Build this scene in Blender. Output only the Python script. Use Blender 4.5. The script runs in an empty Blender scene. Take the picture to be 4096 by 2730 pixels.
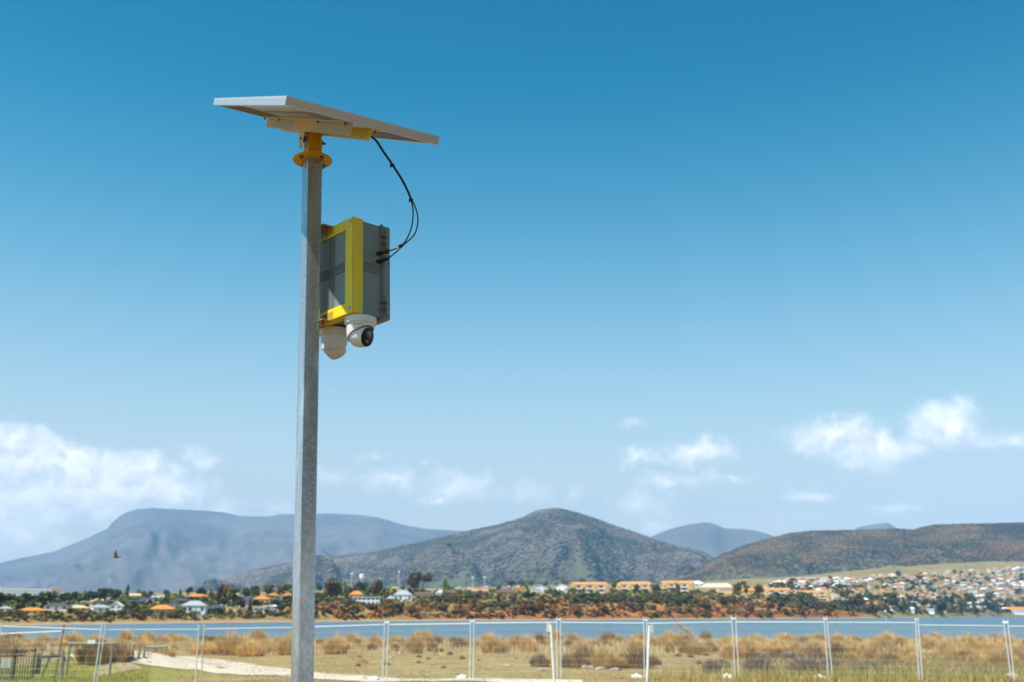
import bpy, bmesh, math, random
import numpy as np
from mathutils import Vector, Matrix, Euler, noise as mnoise
R = math.radians
random.seed(7); rng = np.random.default_rng(11)
scn = bpy.context.scene
col = scn.collection

# ------------------------------------------------------------------ camera
EYE = Vector((0, 0, 1.65))
FPX, CXP, CYP, HOR = 35 / 36 * 4096, 2048., 1365., 2458.
PITCH = math.atan((HOR - CYP) / FPX)
CP, SP = math.cos(PITCH), math.sin(PITCH)
cam = bpy.data.cameras.new('camera'); camo = bpy.data.objects.new('camera', cam); col.objects.link(camo)
camo.location = EYE; camo.rotation_euler = (math.pi / 2 + PITCH, 0, 0)
cam.lens = 35; cam.sensor_width = 36; cam.clip_start = .1; cam.clip_end = 60000
cam.dof.use_dof = True; cam.dof.focus_distance = 4.5; cam.dof.aperture_fstop = 3.6
scn.camera = camo

# ------------------------------------------------------------------ sun, sky, exposure
SUN_AZ, SUN_EL = -130., 60.
sv = Vector((math.sin(R(SUN_AZ)) * math.cos(R(SUN_EL)), math.cos(R(SUN_AZ)) * math.cos(R(SUN_EL)), math.sin(R(SUN_EL))))
sl = bpy.data.lights.new('sun', 'SUN'); sl.energy = 5.0; sl.angle = R(.53); sl.color = (1, .95, .87)
so = bpy.data.objects.new('sun', sl); col.objects.link(so)
so.rotation_euler = (-sv).to_track_quat('-Z', 'Y').to_euler(); so.location = (0, 0, 30)
scn.view_settings.view_transform = 'Standard'; scn.view_settings.look = 'None'
scn.view_settings.gamma = 1; scn.view_settings.exposure = 0.62; scn.view_settings.use_curve_mapping = False

def ray(px, py):
    u = (px - CXP) / FPX; v = (CYP - py) / FPX
    return Vector((u, CP - v * SP, SP + v * CP))
def at(px, py, Y):
    d = ray(px, py); return EYE + d * (Y / d.y)

world = bpy.data.worlds.new('World'); scn.world = world; world.use_nodes = True
wt = world.node_tree; wt.nodes.clear()
class NT:
    def __init__(s, tree): s.t = tree
    def n(s, kind, **kw):
        nd = s.t.nodes.new(kind)
        for k, v in kw.items(): setattr(nd, k, v)
        return nd
    def lk(s, a, b): s.t.links.new(a, b)
    def put(s, sock, v):
        if hasattr(v, 'is_output') or isinstance(v, bpy.types.NodeSocket): s.lk(v, sock)
        else: sock.default_value = v
    def math(s, op, a, b=None, c=None, clamp=False):
        nd = s.n('ShaderNodeMath', operation=op, use_clamp=clamp); s.put(nd.inputs[0], a)
        if b is not None: s.put(nd.inputs[1], b)
        if c is not None: s.put(nd.inputs[2], c)
        return nd.outputs[0]
    def vm(s, op, a, b=None, out=0):
        nd = s.n('ShaderNodeVectorMath', operation=op); s.put(nd.inputs[0], a)
        if b is not None: s.put(nd.inputs[1], b)
        return nd.outputs[out]
    def mixc(s, fac, a, b, blend='MIX'):
        nd = s.n('ShaderNodeMix', data_type='RGBA', blend_type=blend)
        s.put(nd.inputs[0], fac); s.put(nd.inputs[6], a); s.put(nd.inputs[7], b); return nd.outputs[2]
    def noise(s, vec, scale, detail=4, rough=.55, out=0, dist=0.):
        nd = s.n('ShaderNodeTexNoise'); nd.inputs['Scale'].default_value = scale
        nd.inputs['Detail'].default_value = detail; nd.inputs['Roughness'].default_value = rough
        nd.inputs['Distortion'].default_value = dist
        if vec is not None: s.lk(vec, nd.inputs['Vector'])
        return nd.outputs[out]
    def smooth(s, x, a, b, c=0., d=1.):
        nd = s.n('ShaderNodeMapRange', interpolation_type='SMOOTHSTEP'); s.put(nd.inputs[0], x)
        nd.inputs[1].default_value = a; nd.inputs[2].default_value = b; nd.inputs[3].default_value = c; nd.inputs[4].default_value = d
        return nd.outputs[0]
W = NT(wt)
sky = W.n('ShaderNodeTexSky', sky_type='NISHITA'); sky.sun_disc = False
sky.sun_elevation = R(SUN_EL); sky.sun_rotation = R(SUN_AZ); sky.altitude = 0; sky.air_density = 1.0; sky.dust_density = .7; sky.ozone_density = 2.2
SKY_STRENGTH = .082
hs = W.n('ShaderNodeHueSaturation'); hs.inputs['Saturation'].default_value = 1.16; hs.inputs['Hue'].default_value = .487; W.lk(sky.outputs[0], hs.inputs['Color'])
skyn = W.mixc(1., hs.outputs[0], (.09, 1.25, 1.25, 1), 'MULTIPLY')
tc = W.n('ShaderNodeTexCoord'); sx = W.n('ShaderNodeSeparateXYZ'); W.lk(tc.outputs['Generated'], sx.inputs[0])
pale = W.math('MULTIPLY', W.smooth(sx.outputs[2], .52, -.02), W.smooth(sx.outputs[2], .42, .0, .42, 1.))
skyn = W.mixc(W.smooth(sx.outputs[2], .26, .64), skyn, W.mixc(1., skyn, (.0, .70, .80, 1), 'MULTIPLY'))
skyc = W.mixc(pale, skyn, (8.5, 7.7, 7.4, 1))                     # moist pale air towards the horizon, all round
az = W.math('ARCTAN2', sx.outputs[0], sx.outputs[1])
cb = W.n('ShaderNodeCombineXYZ'); W.lk(az, cb.inputs[0]); W.lk(sx.outputs[2], cb.inputs[1]); P0 = cb.outputs[0]
wn = W.n('ShaderNodeTexNoise'); W.lk(P0, wn.inputs['Vector']); wn.inputs['Scale'].default_value = 26; wn.inputs['Detail'].default_value = 7; wn.inputs['Roughness'].default_value = .6
woff = W.vm('MULTIPLY', W.vm('SUBTRACT', wn.outputs['Color'], (.5, .5, .5)), (.045, .036, 0))
P1 = W.vm('ADD', P0, woff)
CLOUDS = [(40,1830,230,115,1.7),(260,1890,260,120,1.7),(500,1910,250,95,1.6),(690,1965,170,75,1.2),(785,1835,70,50,.55),(150,2020,460,100,1.3),(0,2140,330,100,.9),
 (880,2040,110,50,.6),(1130,2035,110,30,.5),(1340,1890,85,38,.6),(1570,1925,120,55,.6),(1830,1940,150,60,.7),(1750,1990,80,25,.7),(2130,1970,80,42,.6),
 (2310,1975,40,30,.45),(2560,2020,120,80,.6),(2620,2110,70,30,.7),(2800,1812,150,55,.8),(2560,1835,100,40,.6),(2720,1925,160,30,.75),(2540,1695,48,22,.5),
 (3330,1740,190,85,.95),(3500,1800,210,75,.95),(3770,1700,170,85,.95),(3900,1750,120,50,.7),(4040,1765,110,30,.55),(3330,1650,50,20,.4),(3240,1985,100,28,.6),
 (3560,2030,120,25,.5),(3170,2070,110,30,.4),(2920,1920,80,16,.4),(1500,1820,60,20,.35),(1690,1855,40,15,.35)]
acc = None
for (px, py, rx, ry, wgt) in CLOUDS:
    d = ray(px, py).normalized(); d2 = ray(px + rx, py).normalized(); d3 = ray(px, py - ry).normalized()
    ra = abs(math.atan2(d2.x, d2.y) - math.atan2(d.x, d.y)) * 1.25; re = abs(d3.z - d.z) * 1.3
    q = W.vm('MULTIPLY', W.vm('SUBTRACT', P1, (math.atan2(d.x, d.y), d.z, 0)), (1 / ra, 1 / re, 0))
    v = W.math('MULTIPLY', W.math('SUBTRACT', 1., W.vm('LENGTH', q, out=1)), wgt)
    acc = v if acc is None else W.math('SMOOTH_MAX', acc, v, .12)
pst = W.vm('MULTIPLY', P1, (1., 2.1, 1.))
gen = W.math('SUBTRACT', W.noise(pst, 5.5, 5, .55), .52)           # the same low cloud band goes on all round
gen = W.math('SUBTRACT', gen, W.math('MULTIPLY', W.math('ABSOLUTE', W.math('SUBTRACT', sx.outputs[2], .13)), 2.2))
gen = W.math('ADD', gen, W.smooth(W.math('ABSOLUTE', az), .50, .62, -1., 0.))
acc = W.math('MAXIMUM', acc, W.math('MULTIPLY', gen, 2.2))
fb = W.noise(P0, 60, 6, .62)
dens = W.math('ADD', acc, W.math('MULTIPLY', W.math('SUBTRACT', fb, .5), 1.0))
cloud = W.smooth(dens, -.10, .95)
ln1 = W.noise(P1, 22, 5, .6); ln2 = W.noise(W.vm('ADD', P1, (-.006, .012, 0)), 22, 5, .6)
lit = W.math('ADD', .62, W.math('MULTIPLY', W.math('SUBTRACT', ln1, ln2), 4.2), clamp=True)
lit = W.math('MULTIPLY', lit, W.smooth(sx.outputs[2], .06, .17, .62, 1.))
cc = W.mixc(lit, (7.9, 8.3, 9.0, 1), (12.8, 12.4, 12.2, 1))
allc = W.mixc(W.math('MULTIPLY', cloud, .96), skyc, cc)
bg = W.n('ShaderNodeBackground'); bg.inputs[1].default_value = SKY_STRENGTH; W.lk(allc, bg.inputs[0])
wo = W.n('ShaderNodeOutputWorld'); W.lk(bg.outputs[0], wo.inputs[0])

# ------------------------------------------------------------------ helpers
def mat(name, c, rough=.7, metal=0., var=.12, scale=8., c2=None, bump=0., bscale=40., rnd=0., coord='Object', thr=None, detail=5, attr=None, spec=None, stretch=None, coat=0.):
    m = bpy.data.materials.new(name); m.use_nodes = True; t = NT(m.node_tree)
    b = m.node_tree.nodes['Principled BSDF']; b.inputs['Roughness'].default_value = rough; b.inputs['Metallic'].default_value = metal
    if spec is not None: b.inputs['Specular IOR Level'].default_value = spec
    if coat: b.inputs['Coat Weight'].default_value = coat
    tcn = t.n('ShaderNodeTexCoord'); vec = tcn.outputs[coord]
    if coord == 'Position': pass
    if stretch: vec = t.vm('MULTIPLY', vec, stretch)
    c = (*c, 1) if len(c) == 3 else c
    nz = t.noise(vec, scale, detail, .6)
    if c2 is not None:
        f = t.smooth(nz, *(thr or (.38, .62))); base = t.mixc(f, c, (*c2, 1))
    else: base = c
    if attr:
        an = t.n('ShaderNodeAttribute', attribute_name=attr); base = t.mixc(1., base, an.outputs['Color'], 'MULTIPLY')
    k = t.math('ADD', 1 - var, t.math('MULTIPLY', nz, 2 * var))
    if rnd:
        oi = t.n('ShaderNodeObjectInfo'); k = t.math('MULTIPLY', k, t.math('ADD', 1 - rnd, t.math('MULTIPLY', oi.outputs['Random'], 2 * rnd)))
    hv = t.n('ShaderNodeHueSaturation'); t.lk(k, hv.inputs['Value']); t.put(hv.inputs['Color'], base)
    t.lk(hv.outputs[0], b.inputs['Base Color'])
    if bump:
        bp = t.n('ShaderNodeBump'); bp.inputs['Strength'].default_value = bump; bp.inputs['Distance'].default_value = .02 if bump < 1 else 1.
        t.lk(t.noise(vec, bscale, 5, .6), bp.inputs['Height']); t.lk(bp.outputs[0], b.inputs['Normal'])
    return m

class MB:
    def __init__(s): s.v = []; s.f = []; s.m = []; s.k = 0
    def add(s, vs, fs, M=None, k=None):
        o = len(s.v); s.v += [tuple(M @ Vector(p)) if M is not None else tuple(p) for p in vs]
        s.f += [tuple(i + o for i in f) for f in fs]; s.m += [s.k if k is None else k] * len(fs); return s
    def box(s, x0, x1, y0, y1, z0, z1, M=None, k=None):
        vs = [(x, y, z) for z in (z0, z1) for y in (y0, y1) for x in (x0, x1)]
        return s.add(vs, [(0, 2, 3, 1), (4, 5, 7, 6), (0, 1, 5, 4), (2, 6, 7, 3), (0, 4, 6, 2), (1, 3, 7, 5)], M, k)
    def tube(s, pts, rad, n=8, M=None, caps=True, k=None):
        pts = [Vector(p) for p in pts]; rad = rad if isinstance(rad, (list, tuple)) else [rad] * len(pts)
        vs = []; fs = []; up = None
        for i, p in enumerate(pts):
            d = (pts[min(i + 1, len(pts) - 1)] - pts[max(i - 1, 0)]).normalized()
            if up is None:
                up = Vector((0, 0, 1)) if abs(d.z) < .9 else Vector((1, 0, 0))
            x = d.cross(up).normalized(); up = x.cross(d).normalized()
            for j in range(n):
                a = 2 * math.pi * j / n; vs.append(p + (x * math.cos(a) + up * math.sin(a)) * rad[i])
        for i in range(len(pts) - 1):
            for j in range(n):
                fs.append((i * n + j, i * n + (j + 1) % n, (i + 1) * n + (j + 1) % n, (i + 1) * n + j))
        if caps: fs += [tuple(range(n))[::-1], tuple(range((len(pts) - 1) * n, len(pts) * n))]
        return s.add(vs, fs, M, k)
    def lathe(s, prof, n=24, M=None, k=None, caps=True):
        vs = []; fs = []
        for (r, z) in prof:
            for j in range(n):
                a = 2 * math.pi * j / n; vs.append((r * math.cos(a), r * math.sin(a), z))
        L = len(prof)
        for i in range(L - 1):
            for j in range(n): fs.append((i * n + j, i * n + (j + 1) % n, (i + 1) * n + (j + 1) % n, (i + 1) * n + j))
        if caps: fs += [tuple(range(n))[::-1], tuple(range((L - 1) * n, L * n))]
        return s.add(vs, fs, M, k)
    def mesh(s, name):
        me = bpy.data.meshes.new(name); me.from_pydata(s.v, [], s.f); me.update(); return me
    def build(s, name, mats, parent=None, smooth=None, bevel=0, fix=True):
        me = s.mesh(name)
        if fix:
            b = bmesh.new(); b.from_mesh(me); bmesh.ops.recalc_face_normals(b, faces=b.faces); b.to_mesh(me); b.free()
        for m in (mats if isinstance(mats, (list, tuple)) else [mats]): me.materials.append(m)
        if any(s.m): me.polygons.foreach_set('material_index', s.m)
        if smooth is not None:
            me.polygons.foreach_set('use_smooth', [True] * len(me.polygons)); me.set_sharp_from_angle(angle=R(smooth))
        return link(name, me, parent, bevel)
def link(name, me, parent=None, bevel=0):
    o = bpy.data.objects.new(name, me); col.objects.link(o)
    if parent is not None: o.parent = parent
    if bevel:
        md = o.modifiers.new('bevel', 'BEVEL'); md.width = bevel; md.segments = 2; md.limit_method = 'ANGLE'
    return o
def tag(o, label=None, cat=None, group=None, kind=None):
    if label: o['label'] = label
    if cat: o['category'] = cat
    if group: o['group'] = group
    if kind: o['kind'] = kind
    return o
def empty(name, loc=(0, 0, 0), rz=0., label=None, cat=None, group=None):
    o = bpy.data.objects.new(name, None); col.objects.link(o); o.location = loc; o.rotation_euler = (0, 0, rz); o.empty_display_size = .2
    return tag(o, label, cat, group)
def copy_tree(o, parent=None):
    c = o.copy(); col.objects.link(c); c.parent = parent
    for ch in o.children: copy_tree(ch, c)
    return c
def fbm(x, y, z=0., o=4): return mnoise.fractal(Vector((x, y, z)), 1., 2., o)
def interp(x, xs, ys): return float(np.interp(x, xs, ys))
def np_mesh(name, verts, tris, colors=None, mats=None, smooth=False):
    """fast triangle mesh from numpy arrays"""
    me = bpy.data.meshes.new(name); nv, nt = len(verts), len(tris)
    me.vertices.add(nv); me.vertices.foreach_set('co', np.ascontiguousarray(verts, np.float32).ravel())
    me.loops.add(nt * 3); me.loops.foreach_set('vertex_index', np.ascontiguousarray(tris, np.int32).ravel())
    me.polygons.add(nt); me.polygons.foreach_set('loop_start', np.arange(0, nt * 3, 3, dtype=np.int32))
    me.update(calc_edges=True)
    if smooth: me.polygons.foreach_set('use_smooth', np.ones(nt, bool))
    if colors is not None:
        ca = me.color_attributes.new('tint', 'FLOAT_COLOR', 'POINT')
        ca.data.foreach_set('color', np.concatenate([colors, np.ones((nv, 1))], 1).astype(np.float32).ravel())
    for m in (mats or []): me.materials.append(m)
    return me
def ico():
    b = bmesh.new(); bmesh.ops.create_icosphere(b, subdivisions=1, radius=1)
    v = np.array([p.co[:] for p in b.verts]); f = np.array([[q.index for q in p.verts] for p in b.faces]); b.free(); return v, f
ICO_V, ICO_F = ico()

# ------------------------------------------------------------------ near ground
WATER_Z = -3.35
GY = [-400, 5, 37, 70, 130, 160, 178, 190, 260]; GZ = [0, 0, -.75, -1.12, -1.7, -2.15, -2.75, -3.6, -5.]
def gz0(x, y):
    z = interp(y + 6 * fbm(x * .02, 3.1, 0, 2), GY, GZ)
    z += .95 * math.exp(-(((x + 18.3) / 3.0) ** 2 + ((y - 49.) / 3.2) ** 2))        # grassy mound by the barriers
    return z
def gz(x, y):
    k = min(max((y - 12) / 20, 0), 1)
    return gz0(x, y) + k * (.07 * fbm(x * .25, y * .25, 1.7, 3) + .12 * fbm(x * .06, y * .06, 5., 2))
def onground(px, py, lift=0.):
    d = ray(px, py); t0, t = 5., None
    s = 5.
    while s < 260:
        p = EYE + d * (s / d.y)
        if p.z < gz(p.x, p.y): break
        s += .25
    p = EYE + d * (s / d.y); return Vector((p.x, p.y, gz(p.x, p.y) + lift))
xs = np.unique(np.concatenate([np.linspace(-600, -60, 40), np.linspace(-60, 75, 240), np.linspace(75, 600, 40)]))
ys = np.unique(np.concatenate([np.linspace(-300, 10, 24), np.linspace(10, 90, 180), np.linspace(90, 200, 90)]))
vs = np.array([(x, y, gz(x, y)) for y in ys for x in xs]); nx, ny = len(xs), len(ys)
ii = np.arange(nx * ny).reshape(ny, nx); q = np.stack([ii[:-1, :-1], ii[:-1, 1:], ii[1:, 1:], ii[1:, :-1]], -1).reshape(-1, 4)
tri = np.concatenate([q[:, [0, 1, 2]], q[:, [0, 2, 3]]])
mg = bpy.data.materials.new('dry_grass_ground'); mg.use_nodes = True; t = NT(mg.node_tree); b = mg.node_tree.nodes['Principled BSDF']
b.inputs['Roughness'].default_value = .95; b.inputs['Specular IOR Level'].default_value = .1
tco = t.n('ShaderNodeTexCoord').outputs['Object']
n1 = t.noise(t.vm('MULTIPLY', tco, (.45, 1., 1.)), .16, 5, .6); n2 = t.noise(tco, 1.6, 5, .65); n3 = t.noise(t.vm('MULTIPLY', tco, (.3, 1., 1.)), .5, 4, .6); n4 = t.noise(tco, 9., 3, .6)
c = t.mixc(t.smooth(n1, .42, .6), (.32, .235, .085, 1), (.37, .25, .12, 1))
c = t.mixc(t.smooth(n3, .5, .68), c, (.25, .22, .062, 1))
c = t.mixc(t.smooth(n2, .54, .68, 0, .85), c, (.36, .24, .13, 1)); c = t.mixc(t.smooth(t.noise(t.vm('MULTIPLY', tco, (.35, 1., 1.)), .8, 4, .7), .6, .7, 0, .8), c, (.60, .47, .28, 1))
sp_ = t.n('ShaderNodeSeparateXYZ'); t.lk(tco, sp_.inputs[0])
strip = t.math('MULTIPLY', t.smooth(sp_.outputs[1], 55., 59.), t.smooth(sp_.outputs[1], 69., 65.)); strip = t.math('MULTIPLY', strip, t.smooth(sp_.outputs[0], 2., 10.))
c = t.mixc(t.math('MULTIPLY', strip, t.smooth(n3, .36, .55, .2, .9)), c, (.30, .185, .12, 1))
lush = t.math('MULTIPLY', t.smooth(sp_.outputs[0], -12., -14.), t.smooth(sp_.outputs[1], 56., 50.))
c = t.mixc(t.math('MULTIPLY', lush, t.smooth(n2, .3, .55, .35, .95)), c, (.23, .235, .03, 1))
c = t.mixc(t.smooth(n4, .35, .75, 0, .35), c, (.42, .33, .16, 1))
c = t.mixc(t.smooth(sp_.outputs[1], 33., 27.), c, t.mixc(t.smooth(n2, .4, .6), (.22, .145, .075, 1), (.16, .115, .055, 1)))      # worn tan ground round the pole
t.lk(c, b.inputs['Base Color'])
bp = t.n('ShaderNodeBump'); bp.inputs['Strength'].default_value = .9; bp.inputs['Distance'].default_value = .12
t.lk(t.noise(tco, 7., 6, .7), bp.inputs['Height']); t.lk(bp.outputs[0], b.inputs['Normal'])
g = link('ground', np_mesh('ground', vs, tri, mats=[mg], smooth=True)); tag(g, kind='structure')

def sheet(name, far, near, mats, lift=.012, n=60, m=8, smooth=True):
    """strip on the ground between two pixel polylines (far and near edge)"""
    f3 = [onground(*p) for p in far]; n3_ = [onground(*p) for p in near]
    def samp(pl, t):
        L = [0]
        for a, b_ in zip(pl, pl[1:]): L.append(L[-1] + (b_ - a).length)
        s = t * L[-1]
        for i in range(len(pl) - 1):
            if s <= L[i + 1] + 1e-9: return pl[i].lerp(pl[i + 1], (s - L[i]) / max(L[i + 1] - L[i], 1e-9))
        return pl[-1]
    mb = MB(); vs = []
    for i in range(n + 1):
        a, b_ = samp(f3, i / n), samp(n3_, i / n)
        for j in range(m + 1):
            p = a.lerp(b_, j / m)
            w = .25 * fbm(p.x * .9, p.y * .9, 2., 3) if j in (0, m) else 0
            p = p + Vector((0, w, 0)); vs.append((p.x, p.y, gz(p.x, p.y) + lift))
    mb.add(vs, [(i * (m + 1) + j, i * (m + 1) + j + 1, (i + 1) * (m + 1) + j + 1, (i + 1) * (m + 1) + j) for i in range(n) for j in range(m)])
    o = mb.build(name, mats, smooth=60 if smooth else None); return o
m_path = mat('pale_gravel', (.60, .50, .39), .95, var=.14, scale=1.2, bump=.6, bscale=30, c2=(.52, .42, .31))
m_dirt = mat('bare_dirt', (.40, .28, .17), .95, var=.2, scale=1.5, bump=.6, bscale=12, c2=(.33, .26, .11))
tag(sheet('gravel_path', [(500,2617),(663,2622),(795,2632),(969,2653),(1163,2688),(1259,2700),(1525,2715),(2100,2720),(2330,2724)],
      [(520,2655),(663,2676),(795,2684),(969,2703),(1163,2714),(1259,2720),(1525,2731),(2100,2738),(2330,2739)], m_path, lift=.03, n=140), kind='structure')
tag(sheet('gravel_track', [(283,2615),(352,2616)], [(283,2626),(360,2628)], m_path, lift=.03, n=12, m=3), kind='structure')
tag(sheet('dirt_patch', [(395,2650),(470,2648),(560,2668)], [(390,2712),(470,2695),(575,2685)], m_dirt, lift=.03, n=24, m=6), kind='structure')

# ------------------------------------------------------------------ water
mw = bpy.data.materials.new('river_water'); mw.use_nodes = True; t = NT(mw.node_tree); b = mw.node_tree.nodes['Principled BSDF']
b.inputs['Base Color'].default_value = (.07, .13, .17, 1); b.inputs['Roughness'].default_value = .3; b.inputs['IOR'].default_value = 1.33
tco = t.n('ShaderNodeTexCoord').outputs['Object']
bp = t.n('ShaderNodeBump'); bp.inputs['Strength'].default_value = 1.; bp.inputs['Distance'].default_value = .5
hh = t.math('ADD', t.noise(t.vm('MULTIPLY', tco, (.5, 1., 1.)), .55, 5, .6), t.math('MULTIPLY', t.noise(t.vm('MULTIPLY', tco, (.25, 1, 1)), .03, 3), 1.2))
t.lk(hh, bp.inputs['Height']); t.lk(bp.outputs[0], b.inputs['Normal'])
mb = MB(); mb.add([(-9000, -400, WATER_Z), (9000, -400, WATER_Z), (9000, 7000, WATER_Z), (-9000, 7000, WATER_Z)], [(0, 1, 2, 3)])
tag(mb.build('river', mw, fix=False), kind='structure')

# ------------------------------------------------------------------ far shore terrain
TC = [-700, 0, 600, 1250, 1950, 2650, 3200, 3500, 3800, 4096, 4800]
TY = [400, 455, 560, 690, 830, 1000, 1200, 1400, 1900, 2600, 2900]
TROWS = [(34, [2477,2472,2464,2450,2440,2436,2442,2464,2459,2457,2457]), (75, [2452,2452,2449,2425,2407,2402,2412,2450,2448,2446,2446]),
         (200, [2425,2422,2415,2405,2386,2379,2393,2425,2428,2430,2430]), (450, [2400,2398,2392,2385,2368,2362,2368,2385,2390,2400,2400]),
         (1200, [2392,2385,2376,2368,2355,2345,2318,2305,2290,2270,2265]), (2200, [2385,2380,2372,2362,2350,2335,2305,2275,2255,2240,2240])]
def T(px, r):
    Ys = interp(px, TC, TY)
    if r <= 1:
        Y = Ys + 10 * r; p = at(px, 2458, Y); return Vector((p.x, Y, -3.75 + r * 1.1))
    if r <= 2:
        a = T(px, 1); b_ = at(px, interp(px, TC, TROWS[0][1]), Ys + TROWS[0][0]); k = r - 1
        q = a.lerp(b_, k); q.z = a.z + (b_.z - a.z) * (k ** .75); return q
    i = min(int(r) - 2, len(TROWS) - 2); k = r - 2 - i
    Y = TROWS[i][0] + (TROWS[i + 1][0] - TROWS[i][0]) * k
    y = interp(px, TC, TROWS[i][1]) * (1 - k) + interp(px, TC, TROWS[i + 1][1]) * k
    return at(px, y, Ys + Y)
def rrow(px, y):
    lo, hi = 2., 7.
    for _ in range(30):
        m = (lo + hi) / 2
        i = min(int(m) - 2, len(TROWS) - 2); k = m - 2 - i
        yy = interp(px, TC, TROWS[i][1]) * (1 - k) + interp(px, TC, TROWS[i + 1][1]) * k
        if yy > y: lo = m
        else: hi = m
    return lo
def TN(px, r):
    p = T(px, r); k = min(max((r - .6) * 1.2, 0), 1)
    rough = (2.2 * fbm(p.x * .03, p.y * .03, 4.4, 4) + .8 * fbm(p.x * .15, p.y * .15, 1., 3)) if r < 3.2 else 1.2 * fbm(p.x * .01, p.y * .01, 4.4, 3)
    p.z += k * rough * (1 if r < 3 else .6) - (0 if r < 1 else .0); return p
pxs = np.linspace(-700, 4800, 460); rs = np.unique(np.concatenate([np.linspace(0, 1, 5), np.linspace(1, 3, 34), np.linspace(3, 7, 50)]))
vs = np.array([TN(p, r)[:] for r in rs for p in pxs]); nx, ny = len(pxs), len(rs)
ii = np.arange(nx * ny).reshape(ny, nx); q = np.stack([ii[:-1, :-1], ii[:-1, 1:], ii[1:, 1:], ii[1:, :-1]], -1).reshape(-1, 4)
tri = np.concatenate([q[:, [0, 1, 2]], q[:, [0, 2, 3]]])
mf = bpy.data.materials.new('far_bank_soil'); mf.use_nodes = True; t = NT(mf.node_tree); b = mf.node_tree.nodes['Principled BSDF']; b.inputs['Roughness'].default_value = .95; b.inputs['Specular IOR Level'].default_value = .1
tco = t.n('ShaderNodeTexCoord').outputs['Object']; geo = t.n('ShaderNodeNewGeometry'); sn = t.n('ShaderNodeSeparateXYZ'); t.lk(geo.outputs['Normal'], sn.inputs[0])
n1 = t.noise(tco, .012, 5, .6); n2 = t.noise(tco, .09, 5, .65); n3 = t.noise(t.vm('MULTIPLY', tco, (.12, .12, 1.)), .55, 4, .6)
grass = t.mixc(t.smooth(n1, .4, .6), (.36, .25, .10, 1), (.19, .17, .06, 1)); grass = t.mixc(t.smooth(n2, .45, .65, 0, .8), grass, (.14, .10, .045, 1))
soil = t.mixc(t.smooth(n2, .35, .65), (.40, .15, .04, 1), (.25, .085, .03, 1)); soil = t.mixc(t.smooth(n3, .5, .66, 0, .7), soil, (.42, .24, .10, 1))
sx2 = t.n('ShaderNodeSeparateXYZ'); t.lk(tco, sx2.inputs[0])
steep = t.math('MULTIPLY', t.smooth(t.math('ADD', sn.outputs[2], t.math('MULTIPLY', t.math('SUBTRACT', n2, .5), .5)), .995, .90), t.math('MULTIPLY', t.smooth(sx2.outputs[0], -120., 40., .35, 1.), t.smooth(sx2.outputs[0], 430., 560., 1., .04)))
c = t.mixc(steep, grass, soil)
beach = t.smooth(sx2.outputs[2], -1.6, -2.4); c = t.mixc(beach, c, (.36, .24, .13, 1))
t.lk(c, b.inputs['Base Color'])
tag(link('far_shore', np_mesh('far_shore', vs, tri, mats=[mf], smooth=True)), kind='structure')

# ------------------------------------------------------------------ hills
def hill(name, ridge, Yr, Yb, yb, m, seed, amp=1., ncol=200, nrow=70, pw=1.15, relief=None):
    rx = [p[0] for p in ridge]; ry = [p[1] for p in ridge]
    pxs = np.linspace(rx[0], rx[-1], ncol); P = []
    H = max(at(p[0], p[1], Yr).z for p in ridge)
    for r in range(nrow + 5):
        t_ = min(r / nrow, 1.)
        for px in pxs:
            y = interp(px, rx, ry); top = at(px, y, Yr); bot = at(px, max(yb, y + 1), Yb)
            if r <= nrow:
                p = bot.lerp(top, t_); env = 6.75 * t_ * (1 - t_) ** 2 * min(1, (top.z - bot.z) / (.4 * H + 1))
                n = fbm(px * .0042 + .35 * fbm(px * .006, t_ * 2, seed, 2), t_ * 1.3, seed, 4)
                p.z = bot.z + (top.z - bot.z) * (t_ ** pw) + amp * H * env * (.26 * n - .03)
                p.z += amp * H * .03 * env * fbm(px * .02, t_ * 7, seed + 3, 4) + (H * .004 * amp * fbm(px * .05, t_ * 3, seed + 8, 4) if t_ >= 1 else 0)
            else:
                k = (r - nrow) / 5.; p = top + Vector((0, k * (Yr - Yb) * .12, -k * k * .5 * max(top.z, 1)))
            P.append(p[:])
    nr = nrow + 5
    vs = np.array(P); ii = np.arange(len(P)).reshape(nr, ncol); q = np.stack([ii[:-1, :-1], ii[:-1, 1:], ii[1:, 1:], ii[1:, :-1]], -1).reshape(-1, 4)
    tri = np.concatenate([q[:, [0, 1, 2]], q[:, [0, 2, 3]]])
    o = link(name, np_mesh(name, vs, tri, mats=[m], smooth=True)); tag(o, kind='structure'); return vs.reshape(nr, ncol, 3)
def hill_mat(name, c1, c2, c3, s, rough=.95):
    m = bpy.data.materials.new(name); m.use_nodes = True; t = NT(m.node_tree); b = m.node_tree.nodes['Principled BSDF']; b.inputs['Roughness'].default_value = rough; b.inputs['Specular IOR Level'].default_value = .05
    tco = t.n('ShaderNodeTexCoord').outputs['Object']
    c = t.mixc(t.smooth(t.noise(tco, s, 6, .6), .4, .62), (*c1, 1), (*c2, 1)); c = t.mixc(t.smooth(t.noise(tco, s * 9, 5, .65), .5, .72, 0, .6), c, (*c3, 1))
    t.lk(c, b.inputs['Base Color'])
    bp = t.n('ShaderNodeBump'); bp.inputs['Strength'].default_value = .8; bp.inputs['Distance'].default_value = 18; t.lk(t.noise(tco, .03, 5, .7), bp.inputs['Height']); t.lk(bp.outputs[0], b.inputs['Normal'])
    return m
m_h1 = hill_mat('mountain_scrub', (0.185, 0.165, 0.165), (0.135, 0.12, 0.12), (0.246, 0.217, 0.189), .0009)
m_h2 = hill_mat('hill_scrub', (0.123, 0.116, 0.072), (0.087, 0.094, 0.051), (0.217, 0.189, 0.131), .0025)
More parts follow.
